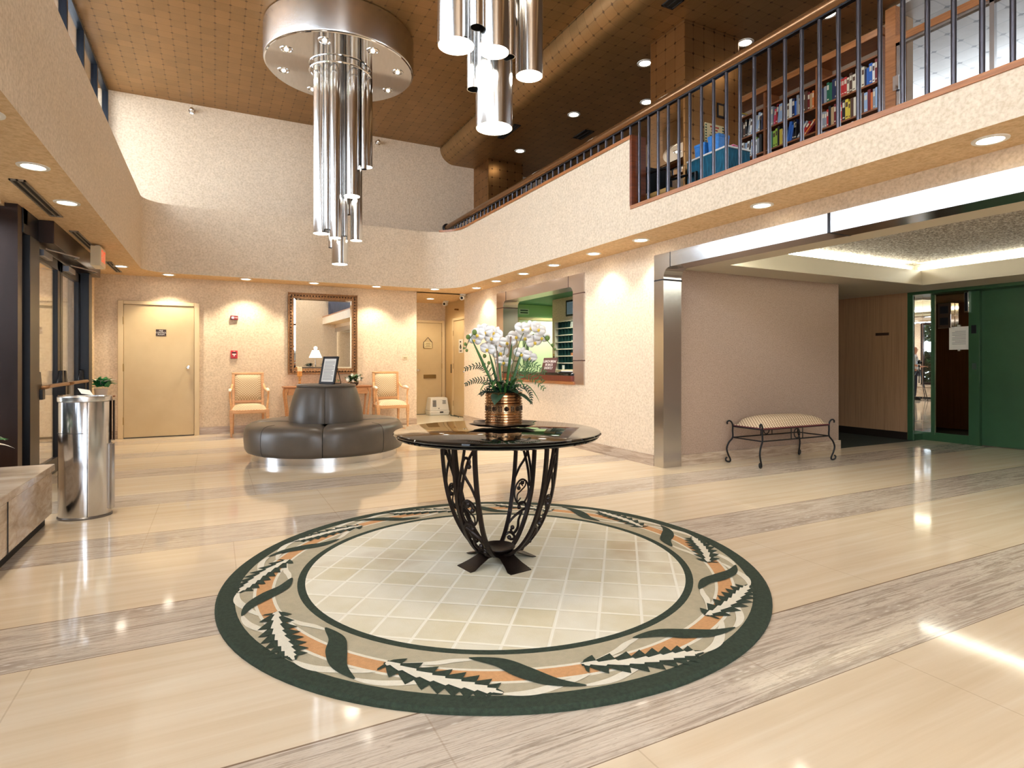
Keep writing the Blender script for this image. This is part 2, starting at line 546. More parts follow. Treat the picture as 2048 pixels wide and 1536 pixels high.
# ---- elevator lobby
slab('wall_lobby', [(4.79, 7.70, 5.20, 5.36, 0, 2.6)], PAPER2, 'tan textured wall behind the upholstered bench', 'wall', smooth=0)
k = NT('corridor_panel'); k.set(.5)
wv = k.noise(k.coord((1, 14, .25)), 4, 5, .6)
k.l(k.ramp(wv, [(.3, (142, 106, 76)), (.55, (168, 130, 96)), (.75, (156, 118, 84))]), k.b.inputs['Base Color'])
slab('wall_corridor', [(9.57, 9.7, 5.34, 9.6, 0, 2.6), (7.6, 9.7, 9.5, 9.6, 0, 2.6), (7.58, 7.70, 5.36, 9.6, 0, 2.6)], k.m, 'brown striped corridor wall beside the elevator', 'wall')
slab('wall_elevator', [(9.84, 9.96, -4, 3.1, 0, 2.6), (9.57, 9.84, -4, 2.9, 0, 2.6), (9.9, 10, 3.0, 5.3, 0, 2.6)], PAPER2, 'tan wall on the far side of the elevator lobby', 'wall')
slab('wall_lobby_front', [(4.6, 10, -4.0, -3.85, 0, 2.86)], PAPER, 'papered front wall of the elevator lobby', 'wall')
# soffit ring and recessed tray
LS = 2.28
slab('ceiling_lobby_soffit', [(4.79, 9.96, 4.82, 5.40, LS, 2.34), (8.92, 9.96, -4, 4.82, LS, 2.34), (4.79, 5.1, -4, 4.82, LS, 2.34), (7.7, 9.96, 5.4, 9.6, LS, 2.34), (5.1, 8.92, -4, -1.2, LS, 2.34)],
     mat('lobby_soffit_paint', (188, 178, 158), .6), 'smooth soffit round the elevator lobby ceiling tray', 'ceiling')
b = MB()
for x0, y0, x1, y1, ax in ((5.1, 4.82, 8.92, 4.82, 'y'), (8.92, 4.82, 8.92, -1.2, 'x')):
    A, B = [], []
    n = 9; prof = [(.0, LS), (.03, LS + .06), (.035, LS + .16), (.05, LS + .215), (.09, LS + .225)]
    for (d0, z0), (d1, z1) in zip(prof, prof[1:]):
        if ax == 'y': b.add([(x0, y0 - .10 + d0, z0), (x1 - .1 + d0, y0 - .10 + d0, z0), (x1 - .1 + d1, y0 - .10 + d1, z1), (x0, y0 - .10 + d1, z1)], [(0, 1, 2, 3)])
        else: b.add([(x0 - .10 + d0, y0 - .1 + d0, z0), (x0 - .10 + d0, y1, z0), (x0 - .10 + d1, y1, z1), (x0 - .10 + d1, y0 - .1 + d1, z1)], [(0, 1, 2, 3)])
b.box(5.1, 8.83, 4.715, 4.83, LS, LS + .01); b.box(8.81, 8.93, -1.2, 4.83, LS, LS + .01)
struct(b.build('trim_5', MT['lobby_soffit_paint']), 'curved upstand hiding the cove lights of the lobby ceiling tray', 'trim')
k = NT('popcorn_ceiling'); k.set(.9, 0, .2)
vo = k.n('ShaderNodeTexVoronoi'); vo.inputs['Scale'].default_value = 55; k.l(k.coord(), vo.inputs[0])
nf = k.noise(k.coord(), 48, 3, .75)
k.l(k.ramp(nf, [(.40, (92, 82, 72)), (.52, (156, 144, 128)), (.66, (216, 206, 190))]), k.b.inputs['Base Color'])  # shading of the bumps put into the colour for contrast
k.bump(k.math('ADD', vo.outputs[0], nf), .6, .02)
slab('ceiling_lobby', [(4.79, 9.96, -4, 5.40, 2.615, 2.66)], k.m, 'rough textured ceiling of the elevator lobby tray', 'ceiling')
slab('ceiling_lobby_edge', [(4.79, 5.1, -4, 4.82, 2.34, 2.615), (5.1, 8.92, -1.25, -1.2, 2.28, 2.615), (4.79, 9.1, 4.98, 5.2, 2.34, 2.615), (9.1, 9.2, -4, 4.98, 2.34, 2.615)], MT['lobby_soffit_paint'], 'upper cove sides of the lobby ceiling tray', 'ceiling')
# fluorescent cove tubes
COVE = emit('cove_lamp', (.98, 1.0, .88), 30)
t = thing('cove_light', 'fluorescent cove light along the bench side of the lobby tray', 'ceiling light', (0, 0, 0), 0, 'cove lights of the elevator lobby')
MB().tube([(5.12, 4.885, 2.545), (8.84, 4.885, 2.545)], .016, 8).build('lamp_tube', COVE, t)
MB().box(5.12, 8.84, 4.90, 4.95, 2.505, 2.53).build('batten', WHITEP, t)
t = thing('cove_light', 'fluorescent cove light along the elevator side of the lobby tray', 'ceiling light', (0, 0, 0), 0, 'cove lights of the elevator lobby')
MB().tube([(8.985, -1.1, 2.545), (8.985, 4.86, 2.545)], .016, 8).build('lamp_tube', COVE, t)
MB().box(9.0, 9.05, -1.1, 4.86, 2.505, 2.53).build('batten', WHITEP, t)

t = thing('cove_light', 'unseen fluorescent cove light added along the portal side of the lobby tray', 'ceiling light', (0, 0, 0), 0, 'cove lights of the elevator lobby')  # out-of-view tube added to brighten the lobby ceiling
MB().tube([(5.16, -1.1, 2.40), (5.16, 4.7, 2.40)], .016, 8).build('lamp_tube', COVE, t)
MB().box(5.105, 5.14, -1.1, 4.7, 2.36, 2.385).build('batten', WHITEP, t)
t = thing('cove_light', 'unseen fluorescent cove light added along the front side of the lobby tray', 'ceiling light', (0, 0, 0), 0, 'cove lights of the elevator lobby')  # another unseen tube, added as extra lobby light
MB().tube([(5.3, -1.13, 2.40), (8.7, -1.13, 2.40)], .016, 8).build('lamp_tube', COVE, t)
MB().box(5.3, 8.7, -1.195, -1.16, 2.36, 2.385).build('batten', WHITEP, t)

# ---- steel portal: jamb with rounded top corner, lintel
b = MB()
JY, JZ, R_ = 5.155, 2.275, .11
fp = [(5.315, 0), (5.315, 2.437), (-3.6, 2.437), (-3.6, JZ), (JY - R_, JZ)]
for q in range(1, 9):
    a = PI / 2 - q * (PI / 2) / 8
    fp.append((JY - R_ + R_ * math.cos(a), JZ - R_ + R_ * math.sin(a)))
fp.append((JY, 0))
n = len(fp)
b.add([(4.535, y, z) for y, z in fp] + [(4.80, y, z) for y, z in fp], [tuple(range(n)), tuple(reversed(range(n, 2 * n)))] + [(i, i + n, (i + 1) % n + n, (i + 1) % n) for i in range(n)])
po = struct(b.build('trim_6', STEEL, smooth=30), 'brushed steel portal surround of the elevator lobby', 'portal')
b = MB(); b.box(4.533, 4.537, JY, 5.315, 2.135, 2.15); b.box(4.533, 4.537, JY - .112, JY - .104, JZ, 2.437); b.box(4.533, 4.81, JY - .003, JY + .001, 2.13, 2.15)
b.box(4.532, 4.81, 3.135, 3.16, JZ - .001, 2.438)
b.build('joint', mat('dark_joint', (40, 38, 40), .4, .6), po)

# ---- baseboards
slab('baseboard_right', [(4.53, 4.55, 5.32, 11.15, 0, .125)], BASE, 'grey marble baseboard along the right wall', 'baseboard')
slab('baseboard_far', [(-1.7, -1.36, YF - .02, YF, 0, .125), (-.23, 3.5, YF - .02, YF, 0, .125)], BASE, 'grey marble baseboard along the far wall', 'baseboard')
slab('baseboard_lobby', [(4.80, 7.72, 5.18, 5.20, 0, .125)], BASE, 'grey marble baseboard behind the bench', 'baseboard')
slab('baseboard_corridor', [(9.55, 9.57, 5.34, 9.5, 0, .12)], mat('dark_baseboard', (34, 24, 18), .4), 'dark baseboard in the corridor beside the elevator', 'baseboard')

# ---- wall behind the camera and left side
slab('wall_front', [(-1.8, -1.45, YS - .15, YS, 0, CEIL), (1.15, 4.62, YS - .15, YS, 0, SOF), (1.15, 10.2, YS - .15, YS, SOF, CEIL), (-1.45, 1.15, YS - .15, YS, 0, .35), (-1.45, 1.15, YS - .15, YS, 5.25, CEIL)],
     PAPER, 'papered wall behind the camera', 'wall')
slab('wall_left', [(-1.9, -1.46, YS, 11.1, 2.585, 3.635), (-1.9, -1.72, 9.76, 11.1, 0, 2.6), (-1.9, -1.75, YS, 6.5, 0, .46), (-1.9, -1.72, YS, -.98, .46, 2.52)],
     PAPER, 'left wall pieces between the glazing', 'wall')
FR = mat('blue_black_aluminium', (26, 31, 40), .3, .4)


def window(name, label, x, ya, yb, za, zb, bars, frame=FR, w=.07, d=.10, horiz=()):
    f = MB()
    f.box(x - d / 2, x + d / 2, ya, yb, za, za + w); f.box(x - d / 2, x + d / 2, ya, yb, zb - w, zb)
    for y in [ya + w / 2] + list(bars) + [yb - w / 2]: f.box(x - d / 2 - .001, x + d / 2 + .001, y - w / 2, y + w / 2, za, zb)
    for z in horiz: f.box(x - d / 2, x + d / 2, ya, yb, z - w / 2, z + w / 2)
    r = struct(f.build(name, frame), label, 'window')
    ys = [ya] + list(bars) + [yb]
    for p, q in zip(ys, ys[1:]):
        MB().box(x - .006, x + .0, p + .02, q - .02, za + .03, zb - .03).build('pane', GLASS, r)
    return r


window('window_1', 'high clerestory window band with dark blue frames', -1.52, YS, 11.0, 3.64, 5.46, [10.05 - .95 * q_ for q_ in range(14)], w=.06, d=.075)
window('window_2', 'tall window band above the travertine planter', -1.76, -.98, 6.5, .46, 2.54, [5.2, 3.9, 2.6, 1.3, .1], BRONZE)
b = MB()
for x in (-1.45, -.15, 1.15): b.box(x - .04, x + .04, YS - .12, YS - .02, .35, 5.25)
for z in (.39, 2.55, 5.21): b.box(-1.45, 1.15, YS - .11, YS - .03, z - .04, z + .04)
w3 = struct(b.build('window_3', BRONZE), 'tall window added behind the camera to let in daylight', 'window')  # unseen opening added for daylight from the camera side
for x in (-1.45, -.15): MB().box(x + .04, x + 1.26, YS - .075, YS - .07, .43, 5.17).build('pane', GLASS, w3)

# ---- pilaster and entrance doors with the vestibule behind
slab('trim_7', [(-1.80, -1.53, 6.49, 6.62, 0, SOF)], BRONZE, 'dark bronze pilaster between planter window and entrance', 'pilaster')
VB = wallpaper('vestibule_paper', (222, 196, 160), (200, 172, 136), 38)
slab('wall_vestibule', [(-5.2, -1.62, 10.55, 10.7, 0, 2.7), (-5.2, -5.05, 6.5, 7.4, 0, 2.7), (-5.2, -5.05, 9.6, 10.7, 0, 2.7), (-5.2, -1.8, 6.38, 6.5, 0, 2.7)], VB, 'beige wall of the entrance vestibule', 'wall')
slab('ceiling_vestibule', [(-5.2, -1.62, 6.4, 10.7, 2.55, 2.66)], MT['soffit_paper'], 'vestibule ceiling', 'ceiling')
slab('trim_8', [(-4.9, -1.75, 10.53, 10.55, 1.98, 2.02), (-4.9, -1.75, 10.52, 10.55, .1, .13)], BRONZE, 'dark rails along the vestibule wall', 'trim')
b = MB()
b.box(-1.66, -1.40, 7.12, 9.72, 2.36, SOF)                                     # header box
ent = struct(b.build('door_1', BRONZE, bev=.006), 'dark bronze framed glass entrance doors with brown header', 'door')
b = MB()
b.box(-1.66, -1.50, 6.74, 7.06, 0, 2.36); b.box(-1.60, -1.46, 9.28, 9.44, 0, 2.36); b.box(-1.66, -1.50, 9.56, 9.74, 0, 2.37); b.box(-1.66, -1.52, 6.62, 6.75, 2.44, SOF); b.box(-1.66, -1.52, 6.62, 7.13, 2.36, SOF)
b.box(-1.66, -1.54, 6.62, 6.75, 0, .06)
b.build('door_frame', BLACKF, ent, bev=.004)
for y in (6.62, 9.44):
    MB().box(-1.60, -1.594, y, y + .13, .06, 2.44).build('sidelight_pane', GLASS, ent)
for k, (ya, yb) in enumerate(((7.07, 8.16), (8.18, 9.27))):
    f = MB()
    for s0, s1 in ((ya, ya + .11), (yb - .11, yb)): f.box(-1.60, -1.55, s0, s1, .01, 2.33)
    f.box(-1.60, -1.55, ya, yb, .01, .16); f.box(-1.60, -1.55, ya, yb, 2.22, 2.33)
    leaf = f.build('door_leaf', BLACKF, ent, bev=.003)
    MB().box(-1.578, -1.572, ya + .1, yb - .1, .15, 2.23).build('pane', GLASS, leaf)
    h = MB(); h.tube(bez([(-1.55, ya + .1, .95), (-1.47, ya + .11, .96), (-1.46, ya + .2, .965), (-1.46, yb - .2, .965), (-1.47, yb - .11, .96), (-1.55, yb - .1, .95)], 5), .02, 8)
    h.build('push_bar', mat('bronze_bar', (150, 110, 74), .3, .7), leaf)
    h = MB()
    for y in (ya + .06, yb - .06): h.taper((-1.53, y), (.025, .07), (.02, .03), .93, 1.11); h.box(-1.555, -1.48, y - .05, y + .05, .84, .94)
    h.build('bar_bracket', BLACKF, leaf, bev=.006)
    h = MB(); h.box(-1.555, -1.50, ya + .15, ya + .5, 2.25, 2.31); h.tube([(-1.49, ya + .2, 2.325), (-1.30, ya + .62, 2.32)], .009, 6); h.tube([(-1.30, ya + .62, 2.32), (-1.39, ya + .95, 2.35)], .009, 6)
    h.build('door_closer', mat('silver_closer', (150, 150, 156), .3, .8), leaf)


# ---- painted doors
def door(name, label, x0, x1, y, z1, knob_x, knob_z, loc=(0, 0, 0), rz=0, hinges='left'):
    f = MB()
    f.box(x0 - .075, x0, y - .035, y + .02, 0, z1 + .055); f.box(x1, x1 + .075, y - .035, y + .02, 0, z1 + .055); f.box(x0, x1, y - .035, y + .02, z1, z1 + .055)
    d = struct(f.build(name, CREAMF, loc=loc, rot=(0, 0, rz), bev=.006), label, 'door')
    MB().box(x0 + .004, x1 - .004, y - .012, y + .02, .012, z1 - .004).build('door_leaf', CREAM, d, bev=.003)
    MB().box(x0, x1, y - .02, y + .02, 0, .011).build('threshold', mat('dark_gap', (30, 24, 20), .6), d)
    k = MB(); k.at((knob_x, y - .012, knob_z), (PI / 2, 0, 0)).lathe([(0, .075), (.02, .072), (.031, .058), (.029, .042), (.013, .034), (.011, .01), (.032, .008), (.034, 0)], n=18)
    k.build('door_knob', CHROME, d)
    for z in (.28, 1.12, 1.86):
        if z > z1: continue
        hx = x0 if hinges == 'left' else x1
        MB().cyl((hx, y - .03, 0), .009, z - .06, z + .06, 8).build('hinge', mat('brass_hinge', (176, 150, 104), .35, .6), d)
    return d


d2 = door('door_2', 'cream fire control room door in the far wall', -1.285, -.305, YF - .02, 2.12, -.395, 1.118)
sg = thing('door_sign', 'small brown fire control room sign on the cream door', 'sign', (-.775, YF - .033, 1.68))
MB().box(-.072, .072, -.006, .001, -.053, .053).build('plate', mat('brown_sign_plate', (52, 32, 26), .5), sg, bev=.002)
lettering('FIRE\nCONTROL\nROOM', .031, WHITEINK, sg, (0, -.0075, 0), (PI / 2, 0, 0))
d3 = door('door_3', 'cream door with mail slot at the end of the small hall', 3.86, 4.745, 13.03, 2.12, 4.17, 1.02, hinges='right')
MB().box(4.30, 4.60, 13.0, 13.018, .83, .92).build('mail_slot', mat('brass_dull', (140, 112, 66), .4, .6), d3, bev=.006)
d4 = door('door_4', 'cream side door in the small hall', .05, .85, 0, 2.14, .78, 1.0, (4.84, 12.50, 0), -PI / 2)
MB().box(-.16, -.10, -.015, 0, .96, 1.16).build('strike_plate', mat('dull_strike', (120, 104, 80), .4, .6), d4)

# ================================================================ LIGHTS
def downlight(x, y, z, label, group, power=None, ang=105, r=.085, blend=.55, dirx=0, lampm=None, col=WARM, tm=None):
    t = thing('downlight', label, 'ceiling light', (x, y, z), 0, group)
    MB().lathe([(r * .80, -.002), (r * .84, -.008), (r * 1.12, -.007), (r * 1.14, .0)], n=28).build('trim_ring', tm or WHITEP, t)
    MB().lathe([(0, -.003), (r * .8, -.003)], n=24).build('lens', lampm or LAMP, t)
    if power:
        l = bpy.data.lights.new('downlight_beam', 'SPOT'); l.energy = power; l.color = col
        l.spot_size = math.radians(ang); l.spot_blend = blend; l.shadow_soft_size = .05
        o = bpy.data.objects.new('downlight_beam', l); C.objects.link(o); o.parent = t
        o.location = (0, 0, -.012)
    return t


GS = 'recessed lights in the soffit'
for x, y, lb in ((-1.14, 4.2, 'round soffit light nearest to the planter end'), (-1.14, 5.2, 'round soffit light above the steel bin'), (-1.14, 6.25, 'round soffit light beside the first slot vent before the doors'),
                 (-1.2, 10.02, 'soffit light above the exit sign corner by the slot vent'), (-.65, 10.64, 'soffit light washing the fire control room door'),
                 (.457, 10.635, 'soffit light washing the wall above the red fire alarm'), (1.533, 10.635, 'soffit light washing the top of the framed mirror'),
                 (2.616, 10.61, 'soffit light washing the wall between mirror and hall'), (3.69, 10.5, 'soffit light in front of the small hall'),
                 (4.31, 9.96, 'soffit light in the corner beside the hall camera'), (4.25, 8.98, 'soffit light over the far end of the reception window'),
                 (4.27, 8.04, 'soffit light over the middle of the reception window'), (4.28, 7.14, 'soffit light over the near end of the reception window'),
                 (4.28, 6.16, 'soffit light washing the wall beside the reception window'), (4.28, 5.24, 'soffit light just above the steel portal corner'),
                 (4.28, 3.6, 'soffit light over the steel lintel'), (4.28, 1.9, 'soffit light over the near end of the steel lintel'), (-1.14, 1.6, 'soffit light over the long planter'), (-1.14, -.8, 'soffit light behind the camera over the planter')):
    wash = y > 10.55 or (x > 4 and y > 5)
    downlight(x, y, SOF, lb, GS, DL_W * (2.2 if y > 10.4 else 1.3 if wash else .9), 112 if wash else 120, col=(1, .88, .68) if y > 10.4 else WARM)
downlight(4.15, 12.1, SOF, 'recessed light added to brighten the small hall', GS, 60, 150, col=(1, .86, .62))  # no known fixture here, lamp added to lift the hall walls
GB = 'recessed lights in the balcony ceiling'
for x, y, lb in ((5.10, 7.89, 'balcony ceiling light left of the tiled column'), (5.08, 9.7, 'balcony ceiling light near the far dark column'), (5.06, 6.11, 'balcony ceiling light beside the lit face of the tiled column'),
                 (5.84, 7.01, 'balcony ceiling light just above the handrail by the column'), (5.84, 5.16, 'balcony ceiling light right of the tiled column'), (6.2, 4.31, 'balcony ceiling light above the bookcase'), (5.82, 11.2, 'balcony ceiling light at the far end')):
    downlight(x, y, 5.15, lb, GB, 7, 90, .09)
for x, y, lb in ((7.6, 3.5, 'ceiling light behind the glass wall near the bookcase'), (8.3, 2.4, 'ceiling light behind the glass wall low in the view')):
    downlight(x, y, 5.15, lb, 'ceiling lights behind the glass wall', 15, 110, .11)
for x, wd in ((-.4, 'first'), (1.0, 'second'), (2.4, 'third'), (3.6, 'fourth')):  # unseen lamps added to brighten the wall that the framed mirror reflects
    downlight(x, -2.7, CEIL if x < 3.5 else CEIL, f'added unseen ceiling light brightening the front wall, {wd} from the clerestory', 'added lights brightening the front wall', 190, 95, .10)
# slot vents
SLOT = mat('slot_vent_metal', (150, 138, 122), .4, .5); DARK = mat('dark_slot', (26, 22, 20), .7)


def slot(x0, x1, y0, y1, z, label, group, fm=SLOT):
    t = thing('slot_vent', label, 'vent', ((x0 + x1) / 2, (y0 + y1) / 2, z), 0, group)
    w, h = (x1 - x0) / 2, (y1 - y0) / 2
    f = MB()
    for a in (-w, -w * .12, w * .76): f.box(a, a + w * .24, -h, h, -.012, .0)
    f.box(-w, w, -h, -h + .02, -.012, 0); f.box(-w, w, h - .02, h, -.012, 0)
    f.build('vent_frame', fm, t)
    MB().box(-w + .005, w - .005, -h + .01, h - .01, -.004, 0).build('slot', DARK, t)


GV = 'slot vents in the left soffit'
slot(-1.38, -1.28, 5.62, 6.86, SOF, 'long slot vent before the entrance header', GV)
slot(-1.36, -1.28, 7.55, 8.77, SOF, 'slot vent beside the brown entrance header', GV)
slot(-1.34, -1.26, 9.64, 10.63, SOF, 'slot vent near the far left corner', GV)
slot(4.42, 4.54, 8.64, 9.3, 5.15, 'dark slot vent in the far balcony ceiling', 'vents in the balcony ceiling', DARK)
slot(5.6, 5.78, 8.3, 8.7, 5.15, 'dark ceiling vent beside the far column', 'vents in the balcony ceiling', DARK)
slot(4.40, 4.56, 4.85, 5.04, 5.15, 'dark ceiling vent in front of the tiled column', 'vents in the balcony ceiling', DARK)


# ---------------------------------------------------------------- tubular chandeliers
def chandelier(name, loc, label):
    t = thing(name, label, 'chandelier', loc, 0, 'tubular metal chandeliers')
    zb = 5.02
    MB().lathe([(.90, zb), (.935, zb + .015), (.94, zb + .03), (.94, CEIL - .01), (.9, CEIL)], n=72).build('canopy', STEELH, t)
    MB().lathe([(0, zb - .004), (.915, zb - .004), (.925, zb + .004)], n=72).build('canopy_plate', POLISH, t)
    for k in range(8):
        a = 2 * PI * k / 8 + .35
        c = (.74 * math.cos(a), .74 * math.sin(a), zb - .005)
        tr = MB().lathe([(.055, -.001), (.06, -.008), (.075, -.006), (.078, .001)], c, 20).build('spot_ring', CHROME, t)
        MB().sphere((c[0], c[1], c[2] + .004), .026, 10).build('spot_bulb', LAMPW, tr)
    for k in range(4):
        a = 2 * PI * k / 4 + .4
        l = bpy.data.lights.new('canopy_beam', 'SPOT'); l.energy = 5; l.color = WARM; l.spot_size = math.radians(80); l.spot_blend = .6; l.shadow_soft_size = .04
        o = bpy.data.objects.new('canopy_beam', l); C.objects.link(o); o.parent = t; o.location = (.74 * math.cos(a), .74 * math.sin(a), zb - .06)
    MB().tube([(.385 * math.cos(a) + .0, .335 * math.sin(a), 4.97) for a in [2 * PI * k / 40 for k in range(40)]], .013, 8, closed=True).build('clamp_ring', CHROME, t)
    ca, sa = math.cos(-.26), math.sin(-.26)
    for x, y, r, z, lit in ((-.245, -.03, .098, 2.87, 1), (-.06, -.14, .077, 2.80, 1), (-.02, .09, .102, 2.50, 1), (.145, -.05, .104, 3.37, 1), (.19, .13, .078, 2.83, 1),
                            (.30, -.10, .037, 3.72, 0), (.33, .06, .074, 3.80, 1), (-.155, -.17, .036, 2.90, 0), (-.13, .12, .038, 2.72, 0), (.05, .0, .03, 2.86, 0), (.06, .24, .05, 3.2, 0), (-.2, .2, .07, 3.4, 1)):
        X, Y = x * ca - y * sa, x * sa + y * ca
        p = MB().lathe([(r - .003, z), (r, z), (r, zb - .004)], (X, Y, 0), 28).lathe([(r - .003, z), (r - .004, z + .2)], (X, Y, 0), 28).build('tube', TUBEM, t)
        if lit:
            MB().lathe([(0, z + .006), (r - .004, z + .006)], (X, Y, 0), 24).build('lens', LAMPW, p)
            l = bpy.data.lights.new('tube_beam', 'SPOT'); l.energy = 4; l.color = WARM; l.spot_size = math.radians(120); l.spot_blend = .7; l.shadow_soft_size = r * .8
            o = bpy.data.objects.new('tube_beam', l); C.objects.link(o); o.parent = t; o.location = (X, Y, z - .01)
        else:
            MB().lathe([(0, z + .05), (r - .004, z + .05)], (X, Y, 0), 16).build('end_cap', DARK, p)
    return t


chandelier('tube_chandelier', (1.47, 7.87, 0), 'tubular steel chandelier with round canopy above the leather settee')
chandelier('tube_chandelier', (1.38, 2.86, 0), 'tubular steel chandelier hanging above the marble table')

# sidewall sprinklers
for x, lb in ((-.34, 'silver sprinkler head high on the far wall near the clerestory'), (2.74, 'silver sprinkler head high on the far wall beside the rounded ceiling nose')):
    t = thing('sprinkler_head', lb, 'sprinkler', (x, YF, 5.345), 0, 'sprinklers on the far wall')
    k = MB().at((0, 0, 0), (PI / 2, 0, 0)); k.lathe([(.05, 0), (.05, .008), (.022, .014), (.018, .05), (.0, .052)], n=16); k.build('escutcheon', CHROME, t)
    MB().sphere((0, -.07, 0), .038, 12).build('deflector', CHROME, t)

# ================================================================ BALCONY
t = thing('balcony_railing', 'long balcony railing with round bronze handrail and thin metal balusters', 'railing', (4.10, 0, 0))
RAILM = mat('bronze_handrail', (130, 92, 58), .22, .65)
MB().tube([(0, YS, 3.868), (0, 10.95, 3.868)], .052, 20).build('handrail', RAILM, t)
k = MB().at((0, 10.98, 3.868), (PI / 2, 0, 0)); k.lathe([(.0, 0), (.085, 0), (.085, .03), (.06, .04)], n=24); k.build('end_flange', BLACKF, t)
MB().box(-.02, .02, YS, 10.95, 3.805, 3.822).build('rail_plate', BLACKF, t)
BAL = mat('baluster_metal', (80, 76, 80), .3, .9)
y = 10.497; p0 = None; p1 = None
while y > -2.6:
    low = y < YL
    src = p1 if low else p0
    if src is None:
        src = MB().cyl((0, 0), .0155, 2.9 if low else 3.67, 3.81, 12).build('baluster', BAL, t, (0, y, 0))
        if low: p1 = src
        else: p0 = src
    else:
        o = src.copy(); C.objects.link(o); o.parent = t; o.location = (0, y, 0)
    y -= .1515
# columns on the balcony
COLM = tiles('polished_bronze_tile', (150, 108, 64), (166, 122, 74), (60, 40, 22), .165, .3, .9, .1)
for bx, lb in (((4.82, 5.69, 5.12, 5.72), 'square column clad in bronze tiles on the balcony'), ((4.70, 5.46, 10.3, 11.01), 'dark tiled column at the far end of the balcony')):
    q = slab('column', [(bx[0], bx[1], bx[2], bx[3], 2.86, 5.15)], COLM, lb, 'column', bev=.008)
MB().box(4.812, 4.82, 5.14, 5.70, 2.95, 4.30).build('mirror_panel', MIRROR, bpy.data.objects['column'])
slab('wall_balcony', [(6.98, 7.1, 3.9, 11.0, 2.86, 5.15), (5.5, 10.2, 12.0, 12.1, 2.86, 5.15), (7.1, 10.2, 8.0, 8.1, 2.86, 5.15)], mat('balcony_wall_paint', (150, 118, 84), .7), 'tan back wall of the balcony behind the bookcase', 'wall')
slab('ceiling_glass_room', [(6.72, 7.1, -3.8, 3.95, 5.12, 5.15), (7.1, 10.2, -3.8, 8.0, 5.12, 5.15)], PALETILE, 'pale metal tile ceiling behind the balcony glass wall', 'ceiling')
slab('wall_glass_room', [(10.1, 10.2, -3.8, 8.0, 2.86, 4.55)], PAPER, 'low wall under the window of the glass room', 'wall')
# glass wall
t = struct(slab('window_4', [(6.66, 6.74, 3.84, 3.95, 2.86, 5.12), (6.66, 6.74, -3.6, 3.84, 4.70, 4.78)], WOODCAP), 'glass wall with wooden frame beside the bookcase', 'window')
f = MB()
for yy in (3.82, 2.95, 1.9, .8): f.box(6.67, 6.72, yy - .02, yy + .02, 2.86, 4.70)
f.box(6.67, 6.72, -3.6, 3.84, 4.67, 4.70)
f.build('glazing_bar', STEEL, t)
for ya, yb in ((2.97, 3.80), (1.92, 2.93), (.82, 1.88), (-3, .78)):
    MB().box(6.69, 6.695, ya, yb, 2.86, 4.68).build('pane', GLASS, t)
MB().box(6.645, 6.66, 3.80, 3.86, 4.18, 4.34).build('hinge', CHROME, t)
portal('window_portal', (10.05, 2.1, 4.85), (0, PI / 2, 0), .6, 11.5)

# bookcase with three bays
BY = [4.02, 4.80, 5.58, 6.36]
BWOOD = mat('bookcase_wood', (126, 72, 36), .45, col2=(146, 88, 48), vs=4, stretch=(1, 14, 14))
t = thing('bookcase', 'long wooden bookcase of three bays along the balcony back wall', 'bookcase', (6.68, 4.02, 2.86))
L = BY[-1] - BY[0]
MB().box(-.03, .30, -.04, L + .04, 2.02, 2.10).build('cornice', WOODCAP, t, bev=.006)
MB().box(.28, .30, 0, L, 0, 2.02).build('back_panel', mat('bookcase_back', (150, 124, 100), .6), t)
for yy in [q - BY[0] for q in BY]:
    MB().box(0, .30, yy - .017, yy + .017, 0, 2.02).build('side_panel', BWOOD, t, bev=.003)
SZ = [3.18, 3.49, 3.79, 4.09, 4.39, 4.69]
for k in range(3):
    for z in SZ:
        MB().box(.005, .29, BY[k] - BY[0] + .018, BY[k + 1] - BY[0] - .018, z - 2.86 - .022, z - 2.86).build('shelf', BWOOD, t, bev=.002)
# books
BCOL = {'red': (178, 36, 32), 'dark red': (112, 26, 30), 'navy': (26, 34, 66), 'blue': (38, 92, 168), 'green': (24, 92, 64), 'black': (22, 20, 22), 'white': (226, 222, 212), 'cream': (214, 200, 172), 'yellow': (212, 184, 60),
        'lime': (154, 186, 60), 'orange': (206, 106, 44), 'grey': (140, 142, 146), 'pale blue': (150, 170, 196), 'brown': (84, 54, 38), 'pink': (206, 60, 96), 'tan': (176, 142, 98)}
PAGES = mat('book_pages', (222, 212, 190), .8)
ORD = ['first', 'second', 'third', 'fourth', 'fifth', 'sixth', 'seventh', 'eighth', 'ninth', 'tenth', 'eleventh', 'twelfth', 'thirteenth', 'fourteenth', 'fifteenth', 'sixteenth', 'seventeenth', 'eighteenth', 'nineteenth', 'twentieth', 'twenty-first', 'twenty-second', 'twenty-third', 'twenty-fourth', 'twenty-fifth', 'twenty-sixth']


def book(y, z, w, h, d, colr, lean, label, group, x=6.70):
    """spine towards -x, standing on z, thickness w along y"""
    b = MB()
    b.box(.004, d, -w / 2, -w / 2 + .003, 0, h); b.box(.004, d, w / 2 - .003, w / 2, 0, h)
    b.box(0, .006, -w / 2, w / 2, 0, h)
    if rnd.random() < .6: b.box(-.0008, .0, -w * .34, w * .34, h * .62, h * .86, 2); b.box(-.0008, 0, -w * .3, w * .3, h * .10, h * .16, 2)
    b.box(.006, d - .004, -w / 2 + .003, w / 2 - .003, .004, h - .005, 1)
    lb = 'cream' if colr not in ('white', 'cream', 'yellow', 'lime') else 'brown'
    o = b.build('book', [mat('book_' + colr.replace(' ', '_'), BCOL[colr], .5), PAGES, mat('book_title_' + lb, BCOL[lb], .5)], None, (x, y, z), (lean, 0, 0), smooth=0)
    tag(o, label, 'book', group)


